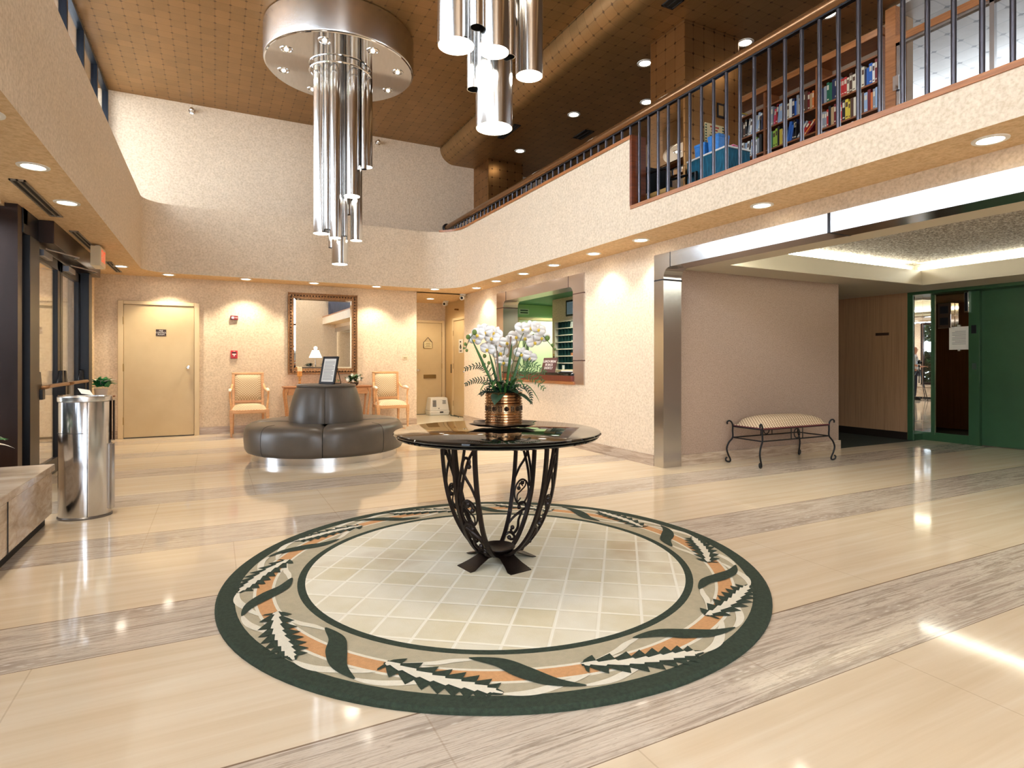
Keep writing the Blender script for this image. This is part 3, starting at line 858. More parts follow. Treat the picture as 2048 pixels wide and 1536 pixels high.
def row(bay, z, cols, fill=1.0, leans=None, start=0, rname='', bname=''):
    # books run from the left end (large y) to the right
    y = BY[bay + 1] - .03 - start
    for k, cn in enumerate(cols):
        w = rnd.uniform(.022, .040); h = rnd.uniform(.19, .262); d = rnd.uniform(.15, .2)
        ln = leans.get(k, 0) if leans else 0
        foot = h * math.sin(abs(ln)) if ln else 0
        yc = y - w / 2 - (foot if ln < 0 else 0)
        if yc - w < BY[bay] + .02: break
        book(yc, z + (w / 2 * math.sin(abs(ln))), w, h, d, cn, ln, f'{cn} book, {ORD[k]} from the left on the {rname} shelf of the {bname} bookcase bay', f'books on the {rname} shelf of the {bname} bay')
        y -= w / math.cos(ln) + (.0015 if not ln else .004)
        if ln and (not leans.get(k + 1)): y -= foot if ln < 0 else 0


row(2, 4.39, 'brown,black,dark red,tan,navy,black,grey,brown,cream,dark red,brown,black,brown,black,grey,white,pale blue,grey,pale blue,white,black,navy,grey'.split(','), leans={14: .18, 15: .2, 16: .2, 17: .22, 18: .22, 19: .22}, rname='second', bname='left')
row(2, 4.09, 'black,navy,grey,brown,white,black,navy,cream,black,brown,black,white,pale blue,white,black,white,pale blue,lime,white,grey,black,navy,cream'.split(','), leans={12: .15, 13: .15, 14: .15}, rname='third', bname='left')
row(1, 4.39, 'dark red,navy,grey,pink,red,pale blue,pale blue,brown,black,cream,white,navy,blue,grey,cream,black,brown,brown,dark red,tan,orange'.split(','), leans={3: .12, 4: .12}, rname='second', bname='middle')
row(1, 4.09, 'green,lime,green,lime,lime,black,yellow,tan,navy,blue,blue,navy,black,grey,red,orange,dark red'.split(','), leans={9: .2, 10: .2, 11: .22, 13: .7, 14: .75, 15: .8, 16: .85}, rname='third', bname='middle')
row(0, 4.39, 'black,navy,grey,green,green,navy,navy,grey,red,red,red,cream,brown,cream,white,grey,cream,navy,blue,blue,white,dark red,white,cream'.split(','), rname='second', bname='right')
row(0, 4.09, 'orange,grey,grey,red,black,tan,dark red,pink,red,black,yellow,yellow,brown,cream,black,grey,brown,pale blue,dark red,orange,grey,pale blue,white,black,blue'.split(','), rname='third', bname='right')
row(0, 3.79, 'black,grey,brown,navy,white,cream,black,blue,pale blue,navy,black,brown,grey,white'.split(','), rname='fourth', bname='right')
row(1, 3.79, 'black,green,black,brown,grey,black,navy,black,brown,white'.split(','), rname='fourth', bname='middle')
for k, (cn, y) in enumerate((('yellow', 6.12), ('grey', 6.10), ('white', 6.08))):
    b = MB(); b.box(0, .16, -.12, .12, 0, .028); b.box(.004, .164, -.116, .118, .004, .024, 1)
    tag(b.build('book', [mat('book_' + cn, BCOL[cn], .5), PAGES], None, (6.70, y, 4.691 + .0285 * (2 - k)), (0, 0, 0)), f'{cn} book lying flat, ' + ('topmost', 'middle one', 'lowest')[k] + ' of the pile on the top shelf', 'book', 'books lying flat on the top shelf of the left bay')

# teal cabinet with blue boxes, poster, armchair
TEAL = mat('teal_fabric', (24, 104, 130), .8, var=.6, vs=3, stretch=(22, 22, 3))
t = thing('fabric_cabinet', 'low teal fabric covered cabinet with white top edge behind the railing', 'cabinet', (4.92, 4.72, 2.86))
MB().box(-.17, .17, -.29, .29, .02, .585).build('body', TEAL, t, bev=.008)
MB().box(-.175, .175, -.295, .295, .585, .605).build('top', WHITEP, t, bev=.003)
BLUE = mat('blue_box', (52, 136, 214), .5, var=.2, vs=40)
for yy, h, lb in ((.17, .17, 'smaller blue box on the teal cabinet'), (-.03, .20, 'larger blue box on the teal cabinet under the poster')):
    o = thing('storage_box', lb, 'box', (4.90, 4.72 + yy, 3.466), .05)
    MB().taper((0, 0), (.08, .065), (.085, .075), 0, h - .03).build('body', BLUE, o, bev=.006)
    MB().box(-.088, .088, -.078, .078, h - .035, h).build('lid', BLUE, o, bev=.005)
o = MB(); o.box(-.12, .12, -.09, .09, 0, .012); o.box(-.1, .13, -.08, .09, .012, .022, 1)
tag(o.build('magazine_pile', [mat('pink_cover', (220, 60, 110), .5), PAPERW], None, (4.93, 4.53, 3.466), (0, 0, .2)), 'pink and white magazines lying on the teal cabinet', 'magazines')
t = thing('library_poster', 'small cream poster with red lines on the dark column face', 'poster', (5.27, 5.11, 3.90))
MB().box(-.15, .15, -.004, .006, -.115, .115).build('sheet', mat('poster_cream', (216, 196, 146), .6), t)
m = MB()
for k in range(7):
    m.box(-.147, -.125, -.006, -.004, -.11 + k * .032, -.093 + k * .032); m.box(.125, .147, -.006, -.004, -.11 + k * .032, -.093 + k * .032)
m.build('border_marks', mat('poster_green', (40, 80, 60), .6), t)
m = MB()
for z, w in ((.08, .07), (.045, .05), (-.10, .11)): m.box(-w, w, -.006, -.004, z - .009, z + .009)
for z, w in ((.01, .06), (-.025, .08), (-.055, .09)): m.box(-w, w, -.006, -.004, z - .004, z + .004, 1)
m.build('text_lines', [mat('poster_red', (176, 60, 40), .6), INK], t)
t = thing('wall_picture', 'tiny dark framed picture high on the dark column face', 'picture', (5.38, 5.115, 4.2))
MB().box(-.055, .055, -.006, .004, -.085, .085).build('frame', BLACKF, t)
MB().box(-.038, .038, -.0075, -.006, -.06, .06).build('print', mat('gold_print', (150, 112, 60), .5), t)
t = thing('office_armchair', 'black padded armchair behind the balcony railing by the teal cabinet', 'chair', (5.42, 4.80, 2.86), .1)
BP = mat('black_vinyl', (16, 15, 16), .5)
MB().box(-.25, .25, -.25, .25, .40, .48).build('seat', BP, t, bev=.03)
MB().box(-.23, .23, .20, .28, .50, .80).build('backrest', BP, t, bev=.05)
for sx in (-1, 1):
    MB().tube(bez([(sx * .27, -.2, .42), (sx * .28, -.2, .62), (sx * .28, 0, .65), (sx * .27, .22, .62)], 5), .02, 8).build('armrest', BLKIRON, t)
    for sy in (-1, 1): MB().cyl((sx * .23, sy * .22), .016, 0, .41, 8).build('leg', BLKIRON, t)
t = thing('office_armchair', 'black armchair with tan seat behind the balusters beside the parapet end', 'chair', (4.50, 5.02, 2.86), 0)
MB().box(-.2, .2, -.2, .2, .16, .22).build('seat', mat('tan_seat', (176, 134, 72), .7), t, bev=.02)
for sx in (-1, 1): MB().tube([(sx * .2, .2, .0), (sx * .2, .2, .45), (sx * .2, -.2, .42), (sx * .2, -.2, 0)], .022, 8).build('armrest', BLKIRON, t)
MB().box(-.2, .2, .19, .22, .25, .55).build('backrest', BP, t, bev=.012)
# plant at the far end of the balcony
LEAFD = mat('dark_leaf', (30, 62, 40), .45, var=.5, vs=14)
LEAFM = mat('mid_leaf', (64, 98, 50), .45, var=.4, vs=14)


def leaf(b, base, d, ln, w, droop=.4, m=0, n=6, up=Vector((0, 0, 1))):
    """curved leaf blade from base along d"""
    d = Vector(d).normalized(); s = d.cross(up)
    if s.length < 1e-3: s = Vector((1, 0, 0))
    s.normalize(); nn = s.cross(d)
    A, M_, B = [], [], []
    for i in range(n + 1):
        t_ = i / n
        p = Vector(base) + d * (ln * t_) + Vector((0, 0, -1)) * (droop * ln * t_ * t_)
        ww = w * (math.sin(PI * min(1, .08 + .92 * t_)) ** .8) * (1 if i < n else 0)
        A.append(p + s * ww + nn * (ww * .25)); M_.append(p); B.append(p - s * ww + nn * (ww * .25))
    b.strip(A, M_, m); b.strip(M_, B, m)


def foliage(name, parent, mt, n, base, r, ln, w, upw=.8, seed=1, droop=.45):
    R2 = random.Random(seed); b = MB()
    for k in range(n):
        a = R2.uniform(0, 2 * PI); u = R2.uniform(.1, upw)
        leaf(b, (base[0] + R2.uniform(-r, r), base[1] + R2.uniform(-r, r), base[2] + R2.uniform(0, r)), (math.cos(a), math.sin(a), u * 1.6), ln * R2.uniform(.6, 1.1), w * R2.uniform(.7, 1.1), droop)
    return b.build(name, mt, parent, recalc=False)


t = thing('potted_plant', 'leafy green potted plant at the far end of the balcony rail', 'plant', (4.46, 10.58, 2.86))
MB().lathe([(.0, 0), (.10, 0), (.14, .34), (.15, .36), (.13, .36), (.12, .3), (0, .3)], n=24).build('pot', mat('plant_pot_brown', (92, 62, 44), .5), t)
MB().tube([(0, 0, .3), (.02, 0, .7), (0, .02, 1.0)], .015, 6).build('stem', WOODRED, t)
foliage('foliage', t, LEAFD, 60, (-.03, 0, .85), .06, .20, .04, 1.0, 3)

# ================================================================ RUG AND TABLE
RC = (1.495, 3.15)
GRN = mat('rug_dark_green', (52, 66, 50), .95, var=.4, vs=60, bump=.5, bs=260)
TAUPE = mat('rug_taupe', (186, 174, 146), .95, var=.10, vs=30, bump=.4, bs=260)
PEACH = mat('rug_peach', (214, 160, 108), .95, var=.12, vs=60, bump=.4, bs=260)
IVORY = mat('rug_ivory', (232, 224, 204), .95, var=.06, vs=60, bump=.4, bs=260)
k = NT('rug_field'); k.set(.95, 0, .1)
co = k.coord((1 / .197, 1 / .19, 1), (0, 0, -math.radians(53.5)), (.28, .22, 0))
sp = k.n('ShaderNodeSeparateXYZ'); k.l(co, sp.inputs[0])
d_ = k.math('MINIMUM', k.math('PINGPONG', sp.outputs[0], .5), k.math('PINGPONG', sp.outputs[1], .5))
ln_ = k.math('MULTIPLY', k.math('LESS_THAN', d_, .035), .8)
fl = k.n('ShaderNodeVectorMath', operation='FLOOR'); k.l(co, fl.inputs[0]); w_ = k.n('ShaderNodeTexWhiteNoise'); k.l(fl.outputs[0], w_.inputs[0])
nz = k.noise(k.coord(), 3.2, 5, .6)
st_ = k.noise(k.coord(), 1.7, 3, .5)
c_ = k.ramp(k.math('ADD', k.math('MULTIPLY', w_.outputs[0], .25), k.math('MULTIPLY', nz, .75)), [(.3, (212, 200, 168)), (.5, (221, 212, 188)), (.7, (228, 221, 202))])
c_ = k.mix(k.ramp(st_, [(.58, (0, 0, 0, 1)), (.72, (.6, .6, .6, 1))]), c_, lin((188, 164, 128)))
k.l(k.mix(ln_, c_, lin((240, 234, 218))), k.b.inputs['Base Color'])
k.bump(k.math('ADD', k.math('MINIMUM', d_, .07), k.math('MULTIPLY', k.noise(k.coord(), 260, 2), .03)), .5, .05)
FIELD = k.m
MATS = [GRN, TAUPE, PEACH, IVORY, FIELD]
b = MB()
N = 120
rings = [(0, .018, 4), (1.075, .018, 0), (1.115, .019, 1), (1.225, .018, 3), (1.24, .018, 2), (1.312, .018, 3), (1.327, .018, 1), (1.408, .019, 0), (1.485, .02, 0), (1.497, .012, 0), (1.497, .001, None)]
for (r0, z0, m), (r1, z1, _) in zip(rings, rings[1:]):
    if m is None: continue
    b.lathe([(r0, z0), (r1, z1)], (0, 0, 0), N, m) if r0 > 0 else b.add([(r1 * math.cos(2 * PI * i / N), r1 * math.sin(2 * PI * i / N), z1) for i in range(N)], [tuple(range(N))], m)


def pol(a, r, z): return (r * math.cos(a), r * math.sin(a), z)


def motif(fn, m, z):
    """polygon ring list in (deg, radius) raised to z, with side walls"""
    for pts in fn:
        n = len(pts)
        b.add([pol(math.radians(a), r, z) for a, r in pts] + [pol(math.radians(a), r, .015) for a, r in pts], [tuple(range(n))] + [(i, (i + 1) % n, n + (i + 1) % n, n + i) for i in range(n)], m)


def along(P, wl, wr, n=26, teeth=0, tooth=.0, off=0):
    """outline round a centre line P [(deg,r)...] with half widths (m) given as functions"""
    mid = bez([(math.radians(a) * 1.26, r, 0) for a, r in P], n)
    m_ = len(mid); left = []; right = []
    for i, p in enumerate(mid):
        t = (mid[min(i + 1, m_ - 1)] - mid[max(i - 1, 0)]).normalized(); nrm = Vector((-t.y, t.x, 0)); u = i / (m_ - 1)
        s1 = 0
        if teeth and .12 < u < .97:
            ph = (u * teeth + off) % 1
            s1 = tooth * (1 - ph)
        q = p + nrm * (wl(u) + s1); left.append((math.degrees(q.x / 1.26), q.y))
        ph = (u * teeth + off + .5) % 1; s2 = tooth * (1 - ph) if teeth and .12 < u < .97 else 0
        q = p - nrm * (wr(u) + s2); right.append((math.degrees(q.x / 1.26), q.y))
    quads = []
    for i in range(m_ - 1): quads.append([left[i], left[i + 1], right[i + 1], right[i]])
    return quads


def quadstrip(quads, m, z):
    for q in quads:
        b.add([pol(math.radians(a), r, z) for a, r in q], [(0, 1, 2, 3)], m)


for kf in range(10):
    a0 = 36 * kf
    # serrated leaf: green edge, ivory heart
    cl = [(173.5 + a0, 1.398), (168.5 + a0, 1.352), (161 + a0, 1.305), (152 + a0, 1.245)]
    quadstrip(along(cl, lambda u: .005 + .036 * math.sin(PI * min(1, u * .93 + .02)) ** .8, lambda u: .005 + .036 * math.sin(PI * min(1, u * .93 + .02)) ** .8, 30, 9, .045), 0, .0215)
    quadstrip(along(cl, lambda u: .003 + .012 * math.sin(PI * min(1, u * .95 + .03)), lambda u: .003 + .014 * math.sin(PI * min(1, u * .95 + .03)), 30, 9, .013, .1), 3, .0235)
    # smooth blade
    bl = [(186.2 + a0, 1.392), (181.5 + a0, 1.345), (177 + a0, 1.262), (173 + a0, 1.185), (167 + a0, 1.148)]
    quadstrip(along(bl, lambda u: .003 + .046 * math.sin(PI * u ** 1.1), lambda u: .003 + .034 * math.sin(PI * u ** 1.1)), 0, .022)
    # ivory ribbons curling from stem to band and from blade tip to band
    quadstrip(along([(173.5 + a0, 1.398), (177.5 + a0, 1.385), (182 + a0, 1.352), (188 + a0, 1.318)], lambda u: .005 + .030 * math.sin(PI * u), lambda u: .005), 3, .0205)
    quadstrip(along([(186 + a0, 1.388), (190 + a0, 1.375), (194.5 + a0, 1.345), (200 + a0, 1.318)], lambda u: .005 + .026 * math.sin(PI * u), lambda u: .005), 3, .0205)
    quadstrip(along([(168.2 + a0, 1.155), (164 + a0, 1.165), (160.5 + a0, 1.195), (155 + a0, 1.235)], lambda u: .005, lambda u: .005 + .022 * math.sin(PI * u)), 3, .0205)
rug = b.build('round_rug', MATS, None, (RC[0], RC[1], 0), smooth=0, recalc=False)
tag(rug, 'large round rug with dark green border of leaves and cream tiled centre', 'rug')

TC = (1.500, 3.152)
ZT = .80
t = thing('pedestal_table', 'round black marble table on scrolled wrought iron tulip base', 'table', (TC[0], TC[1], .018))
z = ZT - .018
MB().lathe([(0, z - .04), (.575, z - .04), (.592, z - .036), (.598, z - .028), (.592, z - .022), (.604, z - .019), (.612, z - .012), (.606, z - .003), (.596, z), (0, z)], n=96).build('table_top', BLACKM, t)
PROF = bez([(.03, 0, .055), (.10, 0, .062), (.185, 0, .125), (.265, 0, .24), (.325, 0, .40), (.355, 0, .58), (.366, 0, z - .04)], 8)


def on_leg(u, s, half):
    """point on the tulip surface: u 0..1 up the profile, s -1..1 across the panel"""
    x = u * (len(PROF) - 1); i = min(int(x), len(PROF) - 2); p = PROF[i].lerp(PROF[i + 1], x - i)
    return p.x, s * half, p.z


for q in range(4):
    phi = math.radians(241 - math.degrees(YAW) + 90 * q)
    R3 = Matrix.Rotation(phi, 4, 'Z')
    def half(u): return .028 + .040 * min(1, u * 1.6)
    def pt(u, s):
        x, y, zz = on_leg(u, s, half(u))
        rr = math.hypot(x, y) if False else x
        a = y / max(rr, .08); return R3 @ Vector((rr * math.cos(a), rr * math.sin(a), zz))
    fr = MB()
    for s in (-1, 1):
        path = [pt(i / 40, s) for i in range(41)]
        # flat bar
        vs = []
        for i, p in enumerate(path):
            tg = (path[min(i + 1, 40)] - path[max(i - 1, 0)]).normalized()
            rad = Vector((p.x, p.y, 0)).normalized(); side = Vector((-rad.y, rad.x, 0)); nn = side.cross(tg).normalized()
            for dx, dn in ((-.012, -.008), (.012, -.008), (.012, .008), (-.012, .008)): vs.append(p + side * dx + nn * dn)
        fs = [(4 * i + j, 4 * i + (j + 1) % 4, 4 * i + 4 + (j + 1) % 4, 4 * i + 4 + j) for i in range(40) for j in range(4)] + [(0, 1, 2, 3), (160, 161, 162, 163)]
        fr.add(vs, fs)
    leg = fr.build('leg', IRON, t, smooth=40)
    sc_ = MB()

    def scroll(pts, r=.0088, balls=True):
        P = bez([(u, s, 0) for u, s in pts], 8)
        path = [pt(min(max(p.x, 0), 1), p.y) for p in P]
        sc_.tube(path, [r * (.8 + .2 * math.sin(PI * i / (len(path) - 1))) for i in range(len(path))], 7)
        if balls:
            sc_.sphere(path[-1], .0145, 8)
    def ring(u0, du, s0, ds):
        sc_.tube([pt(u0 + du * math.sin(a), s0 + ds * math.cos(a)) for a in [2 * PI * i / 24 for i in range(24)]], .006, 6, closed=True)
    scroll([(.70, -.85), (.78, -.6), (.88, -.15), (.96, .1), (1.0, .2)], balls=False)
    scroll([(.66, -.7), (.76, -.35), (.88, .3), (.95, .85)], balls=False)
    scroll([(.70, .9), (.76, .55), (.82, .0), (.87, -.2), (.91, .1), (.90, .5), (.87, .45)])
    ring(.62, .075, .05, .72)
    scroll([(.585, .05), (.56, .35), (.60, .45), (.63, .1), (.66, -.25), (.69, -.2), (.675, .1)], .005)
    scroll([(.655, .0), (.67, .35), (.64, .4)], .005)
    scroll([(.40, .9), (.45, .5), (.50, -.2), (.53, -.75), (.56, -.4), (.55, .1), (.525, .05)])
    scroll([(.50, -.4), (.44, -.25), (.38, -.45), (.33, -.2), (.345, .3), (.375, .25)])
    scroll([(.30, .9), (.33, .4), (.31, -.3), (.28, -.6), (.265, -.1), (.28, .2)])
    scroll([(.12, -.8), (.17, -.6), (.20, 0.1), (.18, .4), (.165, .1)])
    sc_.build('scrollwork', IRON, leg)
MB().lathe([(0, .052), (.05, .054), (.085, .068), (.105, .088), (.102, .093), (.07, .078), (0, .066)], n=32).build('base_bowl', IRON, t)
for q in range(4):
    a = math.radians(212 - math.degrees(YAW) + 90 * q + 4)
    f = MB().at((0, 0, 0), (0, 0, a))
    pr = [(0, .062, .045), (.05, .058, .05), (.10, .052, .052), (.16, .026, .062), (.205, .008, .075), (.235, .004, .072)]
    A = [(x, -w, zz) for x, zz, w in pr]; B = [(x, w, zz) for x, zz, w in pr]
    A2 = [(x, -w, zz - .004) for x, zz, w in pr]; B2 = [(x, w, zz - .004) for x, zz, w in pr]
    f.strip(A, B); f.strip(A2, B2); f.strip(A, A2); f.strip(B, B2)
    f.add([A[-1], B[-1], B2[-1], A2[-1]], [(0, 1, 2, 3)])
    f.build('foot', IRON, t)

# leaf plate and orchid pot
PC = (1.605, 3.285)
t = thing('leaf_plate', 'dark metal plate with wavy leaf edge under the orchid pot', 'plate', (PC[0], PC[1], ZT + .001))
MB().lathe([(0, .004), (.09, .004), (.15, .008), (.19, .020), (.205, .026), (.19, .028), (.15, .016), (0, .010)], n=72, wob=lambda a, j: (.10 * math.cos(6 * a) + .03 * math.cos(12 * a + 1)) if j > 1 and j < 7 else 0).build('plate', mat('leaf_plate_metal', (62, 44, 36), .3, .7, var=.3, vs=20), t)
t = thing('orchid_arrangement', 'white orchid arrangement with ferns in a ribbed bronze pot on the table', 'plant', (PC[0], PC[1], ZT + .012), -YAW)
k = NT('antique_bronze'); k.set(.2, .95)
nn_ = k.noise(k.coord(), 9, 5, .6)
k.l(k.ramp(nn_, [(.3, (120, 86, 58)), (.5, (182, 142, 100)), (.7, (214, 182, 146))]), k.b.inputs['Base Color'])
POT = k.m
pf = [(0, 0), (.105, 0), (.116, .006)]
for kz in range(4):
    z0 = .008 + kz * .016; pf += [(.108, z0), (.117, z0 + .004), (.117, z0 + .011), (.108, z0 + .015)]
pf += [(.110, .075), (.119, .078), (.119, .083), (.111, .086), (.111, .126), (.119, .129), (.119, .134), (.111, .138)]
for kz in range(3):
    z0 = .140 + kz * .018; pf += [(.108, z0), (.115, z0 + .004), (.115, z0 + .012), (.108, z0 + .016)]
pf += [(.115, .198), (.119, .203), (.112, .206), (.104, .200), (.10, .185), (0, .185)]
pot = MB().lathe(pf, n=64).build('pot', POT, t)
b = MB()
for kx in range(9):
    a = 2 * PI * kx / 9; c = (.112 * math.cos(a), .112 * math.sin(a), .106)
    for j in range(7):
        an = 2 * PI * j / 7; dy, dz = .011 * math.cos(an), .011 * math.sin(an)
        b.sphere((c[0] - dy * math.sin(a), c[1] + dy * math.cos(a), c[2] + dz), .0062, 8)
    b.sphere(c, .006, 8)
    a2 = a + PI / 9
    for dz in (-.011, 0, .011):
        for da in (-.06, .06): b.sphere((.111 * math.cos(a2 + da), .111 * math.sin(a2 + da), .106 + dz), .0058, 6)
b.build('rosette_band', mat('dark_pewter', (88, 74, 60), .25, .9), pot)
# local x = camera right, z up
rs = random.Random(11)
bl = MB()
for kx in range(16):
    a = 2 * PI * kx / 16 + rs.uniform(-.2, .2); r0 = .05
    leaf(bl, (r0 * math.cos(a), r0 * math.sin(a), .19), (math.cos(a), math.sin(a), rs.uniform(.9, 2.6)), rs.uniform(.22, .38), .010, rs.uniform(.5, 1.1), 0, 9)
for dx, dy, l_ in ((-.42, -.2, .42), (-.1, .2, .46), (.30, .1, .34), (-.25, .25, .30), (.12, -.2, .36)):
    leaf(bl, (dx * .1, dy * .1, .19), (dx, dy, 1.0), l_, .009, .05, 0, 9, Vector((.3, -1, 0)))
bl.build('grass_blades', mat('orchid_blade', (58, 104, 44), .4, var=.4, vs=20), t, recalc=False)
bl = MB()
for dx, dy, dz, l_, w_2 in ((-.25, -.9, .12, .14, .042), (.9, -.5, .1, .14, .035), (-.9, -.3, .5, .13, .035), (.2, .8, .5, .15, .04), (.5, -.7, .6, .12, .035), (-.6, .6, .7, .14, .04), (-.1, -.5, .8, .12, .04)):
    leaf(bl, (dx * .06, dy * .06, .195), (dx, dy, dz), l_, w_2, .55, 0, 8)
bl.build('orchid_leaves', LEAFD, t, recalc=False)
foliage('moss_foliage', t, LEAFD, 90, (0, 0, .19), .075, .06, .016, .9, 5, .3)


def frond(path, ln, mt):
    P = bez(path, 9); f = MB(); f.tube(P, .0018, 5)
    for i, p in enumerate(P[3:]):
        if i % 2: continue
        tg = (P[min(i + 4, len(P) - 1)] - P[i + 2]).normalized(); sd = tg.cross(Vector((0, 0, 1)))
        if sd.length < .05: sd = Vector((0, 1, 0))
        sd.normalize(); u = i / len(P)
        for s in (-1, 1): leaf(f, p, Vector((-tg.z, 0, tg.x)) * s * .9 + sd * s * .3 + tg * .6, ln * .8 * (1 - .75 * u), .0038, .1, 0, 3, Vector((.2, -1, .3)))
    return f.build('fern_frond', mt, t, recalc=False)


FERN = mat('fern_green', (70, 108, 56), .5, var=.3, vs=30)
frond([(-.04, -.02, .20), (-.09, -.04, .33), (-.15, -.05, .37), (-.23, -.06, .35)], .065, LEAFD)
frond([(-.05, -.04, .20), (-.10, -.05, .27), (-.17, -.05, .28), (-.23, -.05, .255)], .055, LEAFD)
frond([(.05, -.02, .20), (.10, -.04, .32), (.17, -.05, .30), (.245, -.06, .23)], .07, FERN)
frond([(.05, -.03, .20), (.11, -.06, .36), (.18, -.07, .38), (.25, -.08, .33)], .07, FERN)
frond([(.05, .03, .20), (.12, .06, .32), (.19, .08, .33), (.25, .08, .27)], .05, FERN)
frond([(.06, -.03, .19), (.12, -.06, .24), (.165, -.07, .20), (.17, -.07, .14)], .04, LEAFD)
frond([(-.06, -.03, .19), (-.11, -.05, .215), (-.14, -.06, .19)], .04, LEAFD)
STEMM = mat('orchid_stem', (74, 92, 52), .5)
BUDM = mat('orchid_bud', (96, 118, 52), .5)
b = MB()
for x, y, x2, zt in ((-.03, -.01, -.04, .46), (.02, -.02, .045, .55)): b.tube([(x, y, .17), (x2, y, zt)], .0055, 8)
b.build('stake', mat('bamboo_stake', (130, 104, 84), .6), t)
ZK = lambda p: (p[0] * 1.15, p[1] * 1.3, .19 + (p[2] - .19) * 1.45 if p[2] > .19 else p[2])
stems = [[(-.03, 0, .18), (-.035, 0, .36), (-.06, -.02, .455), (-.12, -.03, .47), (-.17, -.035, .44), (-.205, -.03, .385)],
         [(-.02, .02, .18), (-.05, .03, .34), (-.075, .04, .40), (-.09, .03, .375)],
         [(.03, 0, .18), (.05, .0, .32), (.10, -.02, .44), (.145, -.03, .475), (.20, -.03, .45), (.27, -.035, .385)],
         [(.04, .02, .18), (.09, .03, .34), (.125, .04, .42), (.165, .04, .45)],
         [(.0, .03, .18), (.0, .05, .36), (.03, .06, .44), (.07, .06, .46)]]
b = MB()
for s in stems: b.tube(bez([ZK(q_) for q_ in s], 8), .0026, 6)
b.build('flower_stem', STEMM, t)
for x, y, zz, r in ((-.19, -.035, .435, .014), (-.205, -.03, .405, .010), (-.212, -.03, .388, .007), (-.198, -.025, .378, .009), (-.155, -.035, .455, .016), (-.105, .03, .355, .012), (-.08, .0, .325, .011), (.235, -.035, .43, .015), (.262, -.035, .40, .010), (.275, -.035, .383, .008)):
    MB().sphere((0, 0, 0), r, 10, 0, 1.15).build('bud', BUDM, t, ZK((x, y, zz)))
PET = mat('orchid_petal', (236, 230, 224), .55, var=.04, vs=30)
LIP = mat('orchid_lip', (226, 190, 70), .5)
fb = MB()


def petal(b, a, ln, w, tilt, m=0, n=7):
    c, s = math.cos(a), math.sin(a); L_ = [[], [], []]
    for i in range(n + 1):
        u = i / n; x = ln * u; ww = w * math.sin(PI * (.06 + .90 * u)) ** .6 * (1 if i < n else .35); zz = tilt * math.sin(u * 1.8) * ln
        for j, q in enumerate((-1, 0, 1)):
            L_[j].append((c * x - s * ww * q, -(zz - abs(q) * .006 * u), s * x + c * ww * q))
    b.strip(L_[0], L_[1], m); b.strip(L_[1], L_[2], m)


for a, ln, w in ((PI / 2, .040, .018), (PI * 1.22, .038, .016), (-PI * .22, .038, .016)): petal(fb, a, ln, w * .85, .08)
for a in (.12, PI - .12): petal(fb, a, .052, .027, .14)
fb.sphere((0, -.010, -.006), .0075, 8, 1); petal(fb, -PI / 2, .018, .009, .7, 1)
fl0 = None
for x, y, zz, ry, rx in ((-.135, -.04, .445, .3, .1), (-.098, -.05, .455, -.2, .2), (-.06, -.055, .430, .1, .0), (-.045, -.05, .452, .5, -.2), (-.12, -.02, .462, -.5, .5), (-.085, -.02, .385, .2, .3), (-.068, .0, .40, -.4, .6),
                         (.105, -.05, .470, .2, .1), (.145, -.055, .475, -.2, .3), (.185, -.05, .468, .3, .2), (.07, .03, .440, .1, .1), (.165, -.02, .415, -.3, .4), (.12, .02, .435, .4, .6), (.205, -.03, .435, .1, .9), (.02, .04, .415, .0, .2), (.10, .03, .365, .3, .5), (-.02, .06, .37, -.3, .2), (.14, .05, .35, .2, .7), (-.155, -.02, .425, .2, .4), (.0, .05, .33, .1, .8)):
    x, y, zz = ZK((x, y, zz))
    if fl0 is None:
        o = fl0 = fb.build('flower', [PET, LIP], t, (x, y, zz), recalc=False); o.scale = (1.1, 1.1, 1.1)
        so = o.modifiers.new('thick', 'SOLIDIFY'); so.thickness = .0012
    else:
        o = fl0.copy(); C.objects.link(o); o.parent = t; o.location = (x, y, zz)
    o.rotation_euler = (rx * .5 - .1, ry, (x - .03) * 2.2 + rs.uniform(-.3, .3))

